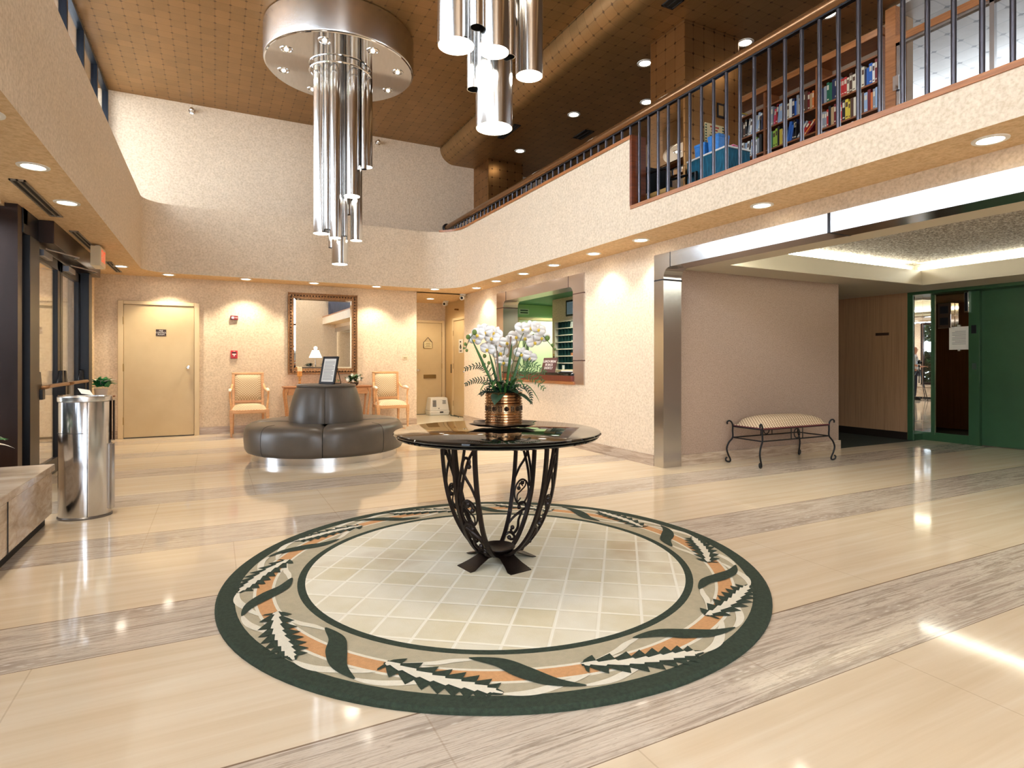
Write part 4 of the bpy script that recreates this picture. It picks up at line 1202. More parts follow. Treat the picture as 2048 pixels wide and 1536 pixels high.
# ================================================================ SETTEE
SC = (1.305, 7.96)
LEA = mat('grey_brown_leather', (90, 81, 71), .34, var=.10, vs=10, bump=.05, bs=220, spec=.5)
t = thing('round_settee', 'round grey leather settee with central backrest on a steel plinth', 'settee', (SC[0], SC[1], 0))
MB().lathe([(.0, 0), (.905, 0), (.905, .085), (0, .085)], n=96).build('plinth', STEELH, t)
g = .008
a_off = math.radians(-102)
for q in range(4):
    a0 = a_off + q * PI / 2 + .004; a1 = a0 + PI / 2 - .008
    pf = [(.36, .085), (.93, .085), (.965, .10), (.985, .14), (.995, .24), (.992, .33), (.98, .385), (.95, .425), (.90, .445), (.80, .452), (.60, .45), (.44, .44), (.36, .43)]
    m = MB(); nA = 20; vs = []
    for i in range(nA + 1):
        a = a0 + (a1 - a0) * i / nA
        ed = min(i, nA - i); sh = .034 * math.exp(-ed * 1.5)
        for r, zz in pf:
            vs.append((r * math.cos(a) * (1 - sh * .6 * (r > .9)), r * math.sin(a) * (1 - sh * .6 * (r > .9)), zz - sh * (zz > .3)))
    p = len(pf)
    m.add(vs, [(i * p + j, (i + 1) * p + j, (i + 1) * p + (j + 1) % p, i * p + (j + 1) % p) for i in range(nA) for j in range(p)] + [tuple(range(p)), tuple(nA * p + j for j in range(p))])
    cu = m.build('seat_cushion', LEA, t, smooth=60)
    am = (a0 + a1) / 2
    st = MB(); st.tube([(r * 1.001 * math.cos(am), r * 1.001 * math.sin(am), zz + .0005) for r, zz in pf[1:-3]], .0032, 6); st.build('seam', mat('leather_seam', (60, 54, 48), .5), cu)
    pf2 = [(.28, .44), (.468, .44), (.470, .50), (.462, .58), (.440, .68), (.412, .78), (.385, .86), (.368, .888), (.28, .888)]
    m = MB(); vs = []
    for i in range(nA + 1):
        a = a0 + (a1 - a0) * i / nA; ed = min(i, nA - i); sh = .045 * math.exp(-ed * 1.3)
        for r, zz in pf2: vs.append((r * (1 - sh) * math.cos(a), r * (1 - sh) * math.sin(a), zz))
    p = len(pf2)
    m.add(vs, [(i * p + j, (i + 1) * p + j, (i + 1) * p + (j + 1) % p, i * p + (j + 1) % p) for i in range(nA) for j in range(p)] + [tuple(range(p)), tuple(nA * p + j for j in range(p))])
    m.build('backrest_panel', LEA, t, smooth=60)
MB().lathe([(0, .886), (.362, .886), (.372, .893), (.374, .905), (.366, .915), (.34, .920), (0, .922)], n=72).build('top_cap', LEA, t)
# easel frame on the settee
t = thing('easel_sign', 'leaning black framed notice standing on the settee top', 'sign', (SC[0] - .02, SC[1] - .14, .924), -.95)
f = MB().at((0, 0, 0), (-.22, 0, 0))
for x0, x1, z0, z1 in ((-.13, -.105, 0, .36), (.105, .13, 0, .36), (-.13, .13, 0, .028), (-.13, .13, .332, .36)): f.box(x0, x1, -.009, .009, z0, z1)
f.build('frame', BLACKF, t, bev=.002)
MB().at((0, 0, 0), (-.22, 0, 0)).box(-.107, .107, -.003, .003, .026, .334).build('notice_sheet', PAPERW, t)
m = MB().at((0, 0, 0), (-.22, 0, 0))
for kx in range(15): m.box(-.085, .085 - .03 * (kx % 4 == 3), -.0045, -.003, .055 + kx * .017, .060 + kx * .017)
m.build('text_lines', mat('grey_text', (120, 118, 118), .7), t)
MB().tube([(-.09, .08, .25), (-.09, .16, .0)], .005, 6).tube([(.09, .08, .25), (.09, .16, .0)], .005, 6).tube([(-.09, .16, .004), (.09, .16, .004)], .005, 6).build('easel_leg', BLACKF, t)

# ================================================================ BENCH
t = thing('upholstered_bench', 'upholstered bench with curled black iron legs against the tan wall', 'bench', (6.14, 4.88, 0))
k = NT('bench_weave'); k.set(.85)
co = k.coord((34, 34, 34), (0, 0, .78)); sp = k.n('ShaderNodeSeparateXYZ'); k.l(co, sp.inputs[0])
sx_ = k.math('PINGPONG', k.math('ADD', sp.outputs[0], k.math('MULTIPLY', sp.outputs[2], .5)), .5); sy_ = k.math('PINGPONG', k.math('ADD', sp.outputs[1], k.math('MULTIPLY', sp.outputs[2], .5)), .5)
k.l(k.ramp(k.math('MULTIPLY', sx_, sy_), [(.01, (128, 98, 76)), (.05, (206, 180, 146)), (.2, (226, 206, 176))]), k.b.inputs['Base Color'])
BW = k.m
hx, hy = .575, .215
m = MB(); nx, ny = 14, 8; vs = []; fs = []
for i in range(nx + 1):
    for j in range(ny + 1):
        u, v = i / nx * 2 - 1, j / ny * 2 - 1
        vs.append((u * hx, v * hy, .455 + .115 * ((1 - u ** 4) * (1 - v ** 4)) ** .55))
fs = [(i * (ny + 1) + j, (i + 1) * (ny + 1) + j, (i + 1) * (ny + 1) + j + 1, i * (ny + 1) + j + 1) for i in range(nx) for j in range(ny)]
m.add(vs, fs); m.box(-hx, hx, -hy, hy, .435, .456)
m.build('seat_cushion', BW, t, smooth=60)
m = MB(); m.tube([(-hx, -hy, .44), (hx, -hy, .44), (hx, hy, .44), (-hx, hy, .44)], .011, 6, closed=True); m.build('piping', mat('maroon_piping', (92, 36, 40), .7), t)
m = MB()
for zz in (.432, .30):
    m.tube([(-hx - .01, -hy, zz), (hx + .01, -hy, zz), (hx + .01, hy, zz), (-hx - .01, hy, zz)], .008, 6, closed=True)
for yy in (-hy, hy):
    for xx in (-.10, .10): m.tube([(xx, yy, .30), (xx, yy, .43)], .006, 6)
    m.tube([(.05 * math.cos(a), yy, .365 + .055 * math.sin(a)) for a in [2 * PI * i / 20 for i in range(20)]], .006, 6, closed=True)
m.build('stretcher_frame', BLKIRON, t)
for sx in (-1, 1):
    for sy in (-1, 1):
        def q(o, zz): return (sx * (hx + .01 + o), sy * (hy + o * .35), zz)
        P = bez([q(.062, .46), q(.065, .485), q(.045, .50), q(.02, .49), q(.0, .45), q(0, .38), q(0, .30), q(.045, .24), q(.07, .17), q(.055, .10), q(.03, .045), q(.03, .015), q(.055, .010), q(.078, .022), q(.082, .05), q(.066, .06)], 6)
        MB().tube(P, .010, 8).build('leg', BLKIRON, t)

# ================================================================ ARMCHAIRS, CONSOLE, MIRROR
CHW = mat('peach_chair_wood', (218, 168, 118), .4, col2=(204, 148, 98), vs=5, stretch=(2, 2, 12))
k = NT('lattice_upholstery'); k.set(.85)
co = k.coord((24, 24, 24), (0, 0, 0)); sp = k.n('ShaderNodeSeparateXYZ'); k.l(co, sp.inputs[0])
s1 = k.math('ADD', sp.outputs[1], sp.outputs[2])
p1_ = k.math('PINGPONG', k.math('ADD', sp.outputs[0], s1), .5); p2_ = k.math('PINGPONG', k.math('SUBTRACT', sp.outputs[0], s1), .5)
k.l(k.ramp(k.math('MINIMUM', p1_, p2_), [(.08, (178, 150, 114)), (.22, (224, 204, 170))]), k.b.inputs['Base Color'])
UPH = k.m
PADM = mat('white_arm_pad', (226, 212, 192), .7)


def armchair(name, label, loc, rz):
    t = thing(name, label, 'chair', loc, rz, 'armchairs against the far wall')
    m = MB()                                              # seat rail
    m.prism([(-.29, -.26), (.29, -.26), (.25, .26), (-.25, .26)], .375, .435)
    m.build('seat_frame', CHW, t, bev=.008)
    m = MB(); nx, ny = 12, 10; vs = []
    for i in range(nx + 1):
        for j in range(ny + 1):
            u, v = i / nx * 2 - 1, j / ny * 2 - 1; w = .275 - .02 * (v + 1)
            vs.append((u * w, v * .245 - .01, .432 + .085 * ((1 - u ** 4) * (1 - v ** 4)) ** .45))
    m.add(vs, [(i * (ny + 1) + j, (i + 1) * (ny + 1) + j, (i + 1) * (ny + 1) + j + 1, i * (ny + 1) + j + 1) for i in range(nx) for j in range(ny)])
    m.build('seat_cushion', UPH, t, smooth=60)
    for sx in (-1, 1):
        m = MB(); m.taper((sx * .268, -.235), (.013, .013), (.024, .024), .0, .31); m.box(sx * .268 - .027, sx * .268 + .027, -.262, -.208, .31, .44)
        m.build('leg', CHW, t, bev=.004)
        m = MB(); m.add([(sx * .235 - .018, .27, 0), (sx * .235 + .018, .27, 0), (sx * .235 + .018, .31, 0), (sx * .235 - .018, .31, 0), (sx * .235 - .022, .225, .44), (sx * .235 + .022, .225, .44), (sx * .235 + .022, .265, .44), (sx * .235 - .022, .265, .44)],
                        [(0, 3, 2, 1), (4, 5, 6, 7), (0, 1, 5, 4), (1, 2, 6, 5), (2, 3, 7, 6), (3, 0, 4, 7)])
        m.build('leg', CHW, t, bev=.004)
        a = MB()
        a.tube(bez([(sx * .262, -.21, .43), (sx * .272, -.19, .52), (sx * .284, -.15, .62), (sx * .286, -.17, .70), (sx * .285, -.20, .715)], 6), [.017] * 8 + [.015] * 17, 8)
        a.tube(bez([(sx * .285, -.215, .715), (sx * .284, -.10, .728), (sx * .275, .05, .735), (sx * .255, .17, .765), (sx * .24, .245, .83)], 6), .017, 8)
        ar = a.build('armrest', CHW, t)
        p = MB(); p.tube(bez([(sx * .285, -.19, .735), (sx * .284, -.10, .752), (sx * .277, .02, .752), (sx * .27, .07, .745)], 5), [.008, .018, .022, .024, .024, .024, .025, .025, .025, .024, .024, .023, .02, .016, .012, .006], 10)
        p.build('arm_pad', PADM, ar)
    # back: tilted a little
    m = MB().at((0, .245, .44), (-.11, 0, 0))
    for sx in (-1, 1): m.box(sx * .225 - .022, sx * .225 + .022, -.02, .022, -.02, .59)
    m.box(-.247, .247, -.02, .022, .555, .595); m.box(-.21, .21, -.018, .02, .08, .125)
    m.build('back_frame', CHW, t, bev=.008)
    m = MB().at((0, .245, .44), (-.11, 0, 0)); n = 10; vs = []
    for i in range(n + 1):
        for j in range(n + 1):
            u, v = i / n * 2 - 1, j / n * 2 - 1
            vs.append((u * .203, -.012 - .045 * ((1 - u ** 4) * (1 - v ** 4)) ** .5, .34 + v * .216))
    m.add(vs, [(i * (n + 1) + j, (i + 1) * (n + 1) + j, (i + 1) * (n + 1) + j + 1, i * (n + 1) + j + 1) for i in range(n) for j in range(n)])
    m.box(-.203, .203, -.012, .012, .124, .556)
    m.build('back_cushion', UPH, t, smooth=60)
    return t


ch = armchair('armchair', 'pale wood armchair with lattice upholstery below the red fire alarm', (.50, 10.63, 0), 0)
c2 = copy_tree(ch); c2.location = (2.865, 10.63, 0); c2['label'] = 'pale wood armchair with lattice upholstery beside the hall opening'

t = thing('console_table', 'narrow wooden console table under the framed mirror', 'table', (1.79, 10.80, 0))
m = MB(); m.box(-.75, .75, -.20, .19, .762, .785); m.box(-.735, .735, -.185, .18, .748, .762); m.build('tabletop', mat('console_top_wood', (160, 104, 62), .35, col2=(178, 120, 74), vs=4, stretch=(2, 14, 14)), t, bev=.005)
m = MB(); m.box(-.68, .68, -.165, -.145, .64, .75); m.box(-.68, .68, .145, .165, .64, .75); m.box(-.68, -.66, -.15, .15, .64, .75); m.box(.66, .68, -.15, .15, .64, .75)
m.build('apron', mat('console_wood', (208, 154, 104), .4, col2=(192, 134, 86), vs=4, stretch=(2, 14, 14)), t, bev=.004)
for sx in (-1, 1):
    for sy in (-1, 1):
        P = bez([(sx * .69, sy * .16, .75), (sx * .715, sy * .17, .66), (sx * .70, sy * .165, .50), (sx * .675, sy * .155, .25), (sx * .68, sy * .155, .06), (sx * .705, sy * .17, .012)], 6)
        MB().tube(P, [.034 - .018 * math.sin(PI * min(1, i / 24)) if i < 26 else .022 for i in range(len(P))], 8).build('leg', MT['console_wood'], t)
# things on the console
t = thing('candle_holder', 'pale turned candle holder on the left end of the console table', 'candle holder', (1.31, 10.74, .785))
MB().lathe([(0, 0), (.055, 0), (.055, .012), (.03, .022), (.014, .04), (.024, .065), (.014, .085), (.02, .11), (.03, .125), (.016, .14), (.018, .16), (.046, .175), (.05, .186), (0, .186)], n=24).build('holder', mat('gilt_wood', (206, 160, 100), .35, .3), t)
t = thing('pillar_candle', 'two-tone cream and amber pillar candle on the turned holder', 'candle', (1.31, 10.74, .972))
MB().lathe([(0, 0), (.038, 0), (.038, .075)], n=24).build('amber_base', mat('amber_wax', (216, 146, 70), .5), t)
MB().lathe([(.038, .075), (.038, .145), (.03, .15), (0, .142)], n=24).build('cream_top', mat('cream_wax', (240, 222, 180), .5), t)
MB().cyl((0, 0), .0025, .14, .16, 6).build('wick', INK, t)
t = thing('flower_bouquet', 'low bowl of white flowers on the console table', 'flowers', (2.24, 10.72, .785))
MB().lathe([(0, 0), (.05, 0), (.075, .03), (.08, .06), (.072, .06), (.06, .03), (0, .03)], n=24).build('bowl', mat('dark_bowl', (46, 32, 28), .3), t)
foliage('foliage', t, LEAFM, 70, (0, 0, .06), .10, .13, .026, .9, 8, .3)
rs = random.Random(5)
FW = mat('white_blossom', (238, 232, 222), .7)
for x, y, zz, r in ((-.125, -.06, .10, .075), (.06, -.07, .12, .095), (.13, .02, .10, .06), (-.03, .04, .17, .06), (-.04, -.09, .08, .045)):
    b = MB()
    for kx in range(14):
        a = kx * 2.4; u = kx / 14; petal(b.at((0, 0, 0), (-.9 + u * .5, 0, a)), PI / 2, r * (.5 + .5 * u), r * .42, .5 - .3 * u)
    b.M = Matrix.Identity(4); b.sphere((0, 0, 0), r * .45, 8)
    b.build('blossom', FW, t, (x, y, zz), (-.5, 0, 0), recalc=False)
t = thing('greenery_spray', 'loose green leafy spray lying on the console behind the easel sign', 'plant', (1.83, 10.76, .785))
MB().lathe([(0, 0), (.05, 0), (.055, .05), (.045, .05), (0, .02)], n=16).build('vase', mat('small_vase', (112, 92, 70), .5), t)
foliage('foliage', t, LEAFM, 55, (0, 0, .05), .09, .17, .022, 1.0, 12, .5)

t = thing('wall_mirror', 'large upright mirror in a carved bronze frame above the console', 'mirror', (1.748, YF - .012, 1.715))
t.rotation_euler = (.0075, 0, 0)
FRM = mat('carved_gilt', (176, 132, 88), .35, .4, col2=(132, 92, 58), vs=40, bump=.5, bs=120)
w, h, fw = .602, .722, .10
m = MB()
for x0, x1, z0, z1 in ((-w, w, h - fw, h), (-w, w, -h, -h + fw), (-w, -w + fw, -h + fw, h - fw), (w - fw, w, -h + fw, h - fw)):
    m.box(x0, x1, -.022, .0, z0, z1)
    if x1 - x0 > z1 - z0: m.box(x0, x1, -.036, -.02, z0 + .03, z1 - .03); m.box(x0, x1, -.045, -.02, *((z1 - .018, z1) if z0 > 0 else (z0, z0 + .018)))
    else: m.box(x0 + .03, x1 - .03, -.036, -.02, z0, z1); m.box(*((x0, x0 + .018) if x0 < 0 else (x1 - .018, x1)), -.045, -.02, z0 - fw, z1 + fw)
fr = m.build('frame', FRM, t, bev=.006)
m = MB()
for kx in range(22):
    x = -w + .06 + kx * (2 * w - .12) / 21
    for zz in (h - fw / 2, -h + fw / 2): m.sphere((x, -.038, zz), .015, 8)
for kx in range(25):
    zz = -h + .08 + kx * (2 * h - .16) / 24
    for x in (w - fw / 2, -w + fw / 2): m.sphere((x, -.038, zz), .015, 8)
m.build('carved_beads', mat('bead_bronze', (74, 46, 28), .4, .5), fr)
gw, gh, bv = w - fw, h - fw, .028
m = MB(); m.add([(-gw, -.010, -gh), (gw, -.010, -gh), (gw, -.010, gh), (-gw, -.010, gh), (-gw + bv, -.0135, -gh + bv), (gw - bv, -.0135, -gh + bv), (gw - bv, -.0135, gh - bv), (-gw + bv, -.0135, gh - bv)],
                [(4, 5, 6, 7), (0, 1, 5, 4), (1, 2, 6, 5), (2, 3, 7, 6), (3, 0, 4, 7)])
m.build('glass', MIRROR, t, smooth=0)

# ---- small things on the far wall
RED = mat('alarm_red', (196, 24, 28), .4)
t = thing('fire_alarm_strobe', 'small dark red fire strobe high on the far wall above the armchair', 'alarm', (.292, YF, 1.958))
MB().box(-.058, .058, -.045, 0, -.035, .035).build('body', mat('strobe_red', (124, 22, 26), .4), t, bev=.004)
MB().box(-.045, -.005, -.058, -.045, -.018, .018).build('lens', mat('strobe_lens', (220, 214, 220), .2), t, bev=.003)
lettering('FIRE', .026, WHITEINK, t, (.026, -.0462, 0), (PI / 2, 0, 0))
t = thing('fire_pull_station', 'bright red fire pull station with white handle on the far wall', 'alarm', (.289, YF, 1.335))
MB().box(-.053, .053, -.035, 0, -.068, .068).build('body', RED, t, bev=.006)
m = MB(); m.box(-.03, .03, -.05, -.034, -.004, .012); m.box(-.008, .008, -.05, -.034, -.03, .0); m.build('pull_handle', WHITEP, t, bev=.002)
MB().box(-.035, .035, -.037, -.034, .02, .04).build('slot', DARK, t)
lettering('FIRE', .016, WHITEINK, t, (0, -.0362, .052), (PI / 2, 0, 0))
t = thing('switch_plate', 'small pale switch plate on the far wall near the hall', 'switch', (3.27, YF, 1.29))
MB().box(-.055, .055, -.006, 0, -.035, .035).build('plate', mat('switch_cream', (216, 194, 158), .4), t, bev=.003)
MB().box(-.03, .03, -.012, -.005, -.008, .008).build('toggle', mat('toggle_tan', (150, 128, 96), .4), t, bev=.002)

# ---- hall details
t = thing('hanging_sign', 'small cream sign hanging by a dark cord on the hall door', 'sign', (4.40, 13.0, 1.62))
MB().box(-.10, .10, -.008, .004, -.085, .055).build('board', mat('hanging_sign_cream', (214, 196, 150), .6), t, bev=.004)
m = MB(); m.tube([(-.10, -.004, .05), (0, -.004, .16), (.10, -.004, .05)], .006, 6); m.box(-.106, -.098, -.010, .004, -.09, .06); m.box(.098, .106, -.010, .004, -.09, .06); m.build('cord', BLKIRON, t)
m = MB()
for zz, w in ((.025, .05), (.0, .06), (-.03, .05), (-.055, .07)): m.box(-w, w, -.0095, -.008, zz - .005, zz + .005)
m.build('text_lines', mat('sign_grey', (130, 112, 84), .7), t)
t = thing('plastic_crate', 'white plastic carrier crate with slots on the hall floor', 'crate', (4.55, 12.78, .003))
m = MB(); m.taper((0, 0), (.235, .17), (.195, .14), .10, .40); m.build('lid', WHITEP, t, bev=.02)
m = MB(); m.taper((0, 0), (.225, .165), (.24, .18), .0, .10); m.build('base', WHITEP, t, bev=.015)
m = MB()
for kx in range(5):
    zz = .20 + kx * .03
    m.box(-.165, -.08, -.168 + kx * .003, -.14, zz, zz + .014)
    if kx > 1: m.box(.07, .15, -.168 + kx * .003, -.14, zz, zz + .01)
m.box(.0, .08, -.19, -.16, .055, .085); m.box(-.03, -.01, -.175, -.15, .15, .165)
m.build('vent_slots', DARK, t)
m = MB(); m.tube(bez([(4.80, 12.55, .02), (4.72, 12.35, .012), (4.78, 12.1, .012), (4.70, 11.85, .012)], 8), .008, 6)
tag(m.build('power_cord', mat('dark_green_cord', (48, 66, 56), .5)), 'short dark cord lying on the hall floor by the side door', 'cord')
t = thing('restroom_sign', 'narrow white sign with dark symbols on the hall side wall', 'sign', (4.8255, 12.01, 1.56))
MB().box(-.006, .002, -.125, .125, -.15, .15).build('plate', WHITEP, t, bev=.003)
m = MB(); m.tube([(-.008, 0, .08), (-.008, 0, .11)], .02, 6); m.tube([(-.008, .035, -.03), (-.008, 0, .03), (-.008, -.035, -.03), (-.008, 0, -.05)], .012, 6, closed=True); m.box(-.008, -.006, -.06, .06, -.12, -.095)
m.build('symbols', INK, t)


def cctv(label, loc, d):
    t = thing('security_camera', label, 'camera', loc, 0, 'security cameras by the hall')
    MB().lathe([(0, 0), (.06, 0), (.06, -.02), (.045, -.035), (0, -.035)], n=20).build('mount', WHITEP, t)
    p = MB().at(Vector((0, 0, -.065)) + Vector(d) * .03, Vector(d).to_track_quat('Z', 'Y').to_euler()); p.lathe([(0, -.06), (.04, -.055), (.048, -.02), (.048, .05), (.04, .055), (0, .052)], n=18); b_ = p.build('housing', WHITEP, t)
    p = MB().at(Vector((0, 0, -.065)) + Vector(d) * .03, Vector(d).to_track_quat('Z', 'Y').to_euler()); p.lathe([(0, .057), (.026, .0565), (.03, .05)], n=14); p.build('lens', BLACKF, b_)


cctv('white security camera at the soffit corner beside the reception wall', (4.46, 11.0, SOF), (-.6, -.75, -.25))
cctv('white security camera inside the small hall', (4.62, 12.4, SOF), (-.75, -.65, -.1))
t = thing('hall_sprinkler', 'small brass sprinkler on the hall side wall', 'sprinkler', (4.84, 12.2, 2.38))
MB().tube([(0, 0, 0), (-.05, 0, 0)], .018, 8).build('pipe', mat('old_brass', (128, 92, 50), .4, .7), t)
MB().at((-.07, 0, 0)).sphere((0, 0, 0), .032, 10, 0, .6).build('deflector', MT['old_brass'], t)

# ================================================================ RECEPTION
t = struct(slab('window_5', [(4.53, 4.82, 6.76, 7.035, .89, 2.44), (4.53, 4.82, 9.29, 9.56, .89, 2.44), (4.53, 4.82, 7.035, 9.29, 2.28, 2.44)], brushed('reception_steel', (.66, .60, .58), .25, (1, 1, 60)), 'steel framed reception window opening with rounded corners', 'window'))
m = MB()
for s, yc in ((-1, 7.035), (1, 9.29)):
    pts = [(yc, 2.285), (yc - s * .11, 2.285)] + [(yc - s * .11 + s * .11 * math.sin(q * PI / 16), 2.175 + .11 * math.cos(q * PI / 16)) for q in range(0, 9)]
    n = len(pts); m.add([(4.531, y, z) for y, z in pts] + [(4.819, y, z) for y, z in pts], [tuple(range(n)), tuple(reversed(range(n, 2 * n)))] + [(i, i + n, (i + 1) % n + n, (i + 1) % n) for i in range(n)])
m.build('corner_fillet', MT['reception_steel'], t)
m = MB()
for y0, y1 in ((6.755, 7.04), (9.285, 9.565)):
    for zz in (2.16, 1.22): m.box(4.528, 4.822, y0, y1, zz, zz + .014)
for y in (7.15, 9.18): m.box(4.528, 4.56, y, y + .012, 2.28, 2.441)
m.build('joint', mat('window_joint', (78, 48, 42), .4, .3), t)
slab('wall_reception', [(5.92, 6.05, 6.0, 9.93, 0, 2.48)], PAPER, 'beige wall with pigeonholes inside the reception office', 'wall')
GW = mat('office_green_paint', (168, 206, 146), .6)
slab('wall_reception_back', [(4.96, 7.55, 11.0, 11.02, 0, 2.48), (6.05, 6.1, 9.0, 9.93, 0, 2.48), (7.5, 7.58, 5.36, 11.0, 0, 2.48), (4.8, 6.0, 5.9, 6.0, 0, 2.48)], GW, 'pale green back wall of the reception office', 'wall')
slab('ceiling_reception', [(4.80, 7.58, 5.36, 11.02, 2.43, 2.50)], mat('office_green_ceiling', (62, 112, 78), .6), 'green ceiling of the reception office', 'ceiling')
downlight(5.25, 8.3, 2.43, 'recessed light in the green reception ceiling', 'reception ceiling lights', 110, 150, .10, lampm=emit('office_lamp', (.9, 1, .75), 9), col=(.92, 1, .74))
downlight(6.4, 10.35, 2.43, 'recessed light behind the reception side wall', 'reception ceiling lights', 110, 150, .10, lampm=MT['office_lamp'], col=(.92, 1, .74))
d5 = door('door_5', 'pale door with vertical handle at the back of the reception office', 5.72, 6.62, 10.99, 2.1, 6.5, 1.0)
for ch_ in list(d5.children):
    if ch_.name.startswith('door_leaf'): ch_.data.materials[0] = mat('pale_green_door', (222, 232, 196), .5)
m = MB(); m.tube([(5.90, 10.96, 1.10), (5.90, 10.92, 1.12), (5.90, 10.92, 1.74), (5.90, 10.96, 1.76)], .035, 4); m.build('pull_handle', mat('pull_grey', (120, 138, 118), .4, .4), d5)
t = thing('door_sign', 'small green sign above the reception office door', 'sign', (5.85, 10.995, 2.28))
MB().box(-.12, .12, -.012, 0, -.06, .06).build('plate', mat('pale_sign', (206, 220, 190), .5), t)
MB().box(-.09, .09, -.014, -.011, .012, .036).box(-.09, .09, -.014, -.011, -.036, -.012).build('text_lines', mat('dark_green_ink', (30, 60, 46), .6), t)
# counter
k = NT('mahogany_slats'); k.set(.35)
cs = k.n('ShaderNodeSeparateXYZ'); k.l(k.coord(), cs.inputs[0])
sl = k.math('PINGPONG', k.math('MULTIPLY', cs.outputs[1], 36), .5)
k.l(k.ramp(sl, [(.06, (40, 14, 8)), (.18, (104, 40, 20)), (.5, (128, 54, 28))]), k.b.inputs['Base Color']); k.bump(k.math('MINIMUM', sl, .15), .5, .02)
t = thing('reception_counter', 'reception counter with black top and dark red slatted front', 'counter', (0, 0, 0))
MB().box(4.50, 5.15, 7.038, 9.284, 1.01, 1.045).build('countertop', BLACKM, t, bev=.006)
MB().box(4.50, 5.05, 7.038, 9.284, .93, 1.009).build('slatted_front', k.m, t, bev=.003)
MB().box(4.51, 4.549, 7.0, 9.284, .885, .929).build('wood_trim', WOODCAP, t, bev=.004)
t = thing('counter_sign', 'brown lunch break sign leaning on the reception counter', 'sign', (4.60, 7.86, 1.046), -PI / 2 + .15)
MB().at((0, 0, 0), (-.28, 0, 0)).box(-.17, .17, -.004, .004, 0, .235).build('board', mat('sign_brown', (84, 46, 40), .45), t, bev=.002)
MB().box(-.17, .17, -.012, .05, 0, .006).build('foot', mat('sign_brown', (84, 46, 40)), t)
lettering('LUNCH BREAK\nBE BACK\nSHORTLY', .056, WHITEINK, t, (0, -.0062 + .034, .118), (PI / 2 - .28, 0, 0), sx=.85)
# pigeonholes
t = thing('pigeonhole_rack', 'mail pigeonhole rack with white shelves and dark green backs', 'shelf', (5.915, 9.12, 1.06))
hw = .50
m = MB(); m.box(-.012, .0, -hw, hw, 0, .91); m.build('back_panel', mat('rack_green', (24, 58, 56), .5), t)
for kx in range(8):
    zz = kx * .13
    MB().box(-.12, -.012, -hw, hw, zz - .008, zz + .008).build('shelf', mat('rack_white', (226, 216, 196), .5), t)
MB().box(-.12, -.012, hw, hw + .02, -.008, .92).build('side_panel', MT['rack_white'], t); MB().box(-.12, -.012, -hw - .02, -hw, -.008, .92).build('side_panel', MT['rack_white'], t)
for kx in range(1, 9):
    yy = -hw + kx * 2 * hw / 9
    MB().box(-.115, -.012, yy - .002, yy + .002, .008, .905).build('divider', MT['rack_green'], t)
for kx, (y, r, w, hh, lb) in enumerate(((8.36, 6, .06, .12, 'white letter standing in the top row of the pigeonholes'), (8.30, 4, .09, .02, 'cream papers lying in the third row of the pigeonholes'), (8.22, 3, .08, .025, 'white papers lying in the fourth row of the pigeonholes'),
                                          (8.32, 2, .10, .05, 'orange parcel lying in the fifth row of the pigeonholes'), (8.24, 1, .03, .11, 'white folded paper standing in the sixth row of the pigeonholes'), (8.62, 0, .09, .08, 'white envelope bundle in the bottom row of the pigeonholes'))):
    o = MB(); o.at((0, 0, 0), (.25 if hh > .1 else 0, 0, 0)).box(-.10, -.02, -w / 2, w / 2, 0, min(hh, .10))
    cn = 'orange' if 'orange' in lb else 'cream' if 'cream' in lb else 'white'
    tag(o.build('mail', mat('mail_' + cn, {'orange': (196, 116, 70), 'cream': (210, 200, 170), 'white': (228, 226, 222)}[cn], .6), None, (5.905, y + .72, 1.06 + r * .13 + .009), bev=.002), lb, 'mail', 'mail in the pigeonholes')
t = thing('framed_notice', 'black framed pale blue notice above the pigeonholes', 'picture', (5.912, 9.22, 2.215))
MB().box(-.018, .004, -.18, .18, -.15, .15).build('frame', BLACKF, t, bev=.003)
MB().box(-.021, -.018, -.135, .135, -.115, .115).build('sheet', mat('blue_sheet', (150, 176, 206), .5), t)
m = MB()
for kx in range(8): m.box(-.0225, -.021, -.09, .09, -.09 + kx * .024, -.085 + kx * .024)
m.build('text_lines', mat('blue_ink', (84, 104, 134), .6), t)
t = thing('wall_switch', 'brass switch box on the reception wall beside the pigeonholes', 'switch', (5.915, 9.80, 1.29))
MB().box(-.03, 0, -.05, .05, -.08, .08).build('box', mat('brass_box', (178, 142, 70), .4, .4), t, bev=.004)
MB().box(-.036, -.03, -.03, .03, -.03, .03).build('toggle', INK, t)
m = MB(); m.box(-.14, .14, -.18, .18, 0, .02); m.box(-.13, .13, -.17, .16, .02, .035, 1); m.box(-.12, .13, -.16, .16, .035, .05, 2)
tag(m.build('paper_stack', [BLACKF, PAPERW, mat('manila', (206, 190, 140), .6)], None, (4.72, 7.28, 1.046), (0, 0, .06)), 'stack of folders and papers on the near end of the reception counter', 'papers')

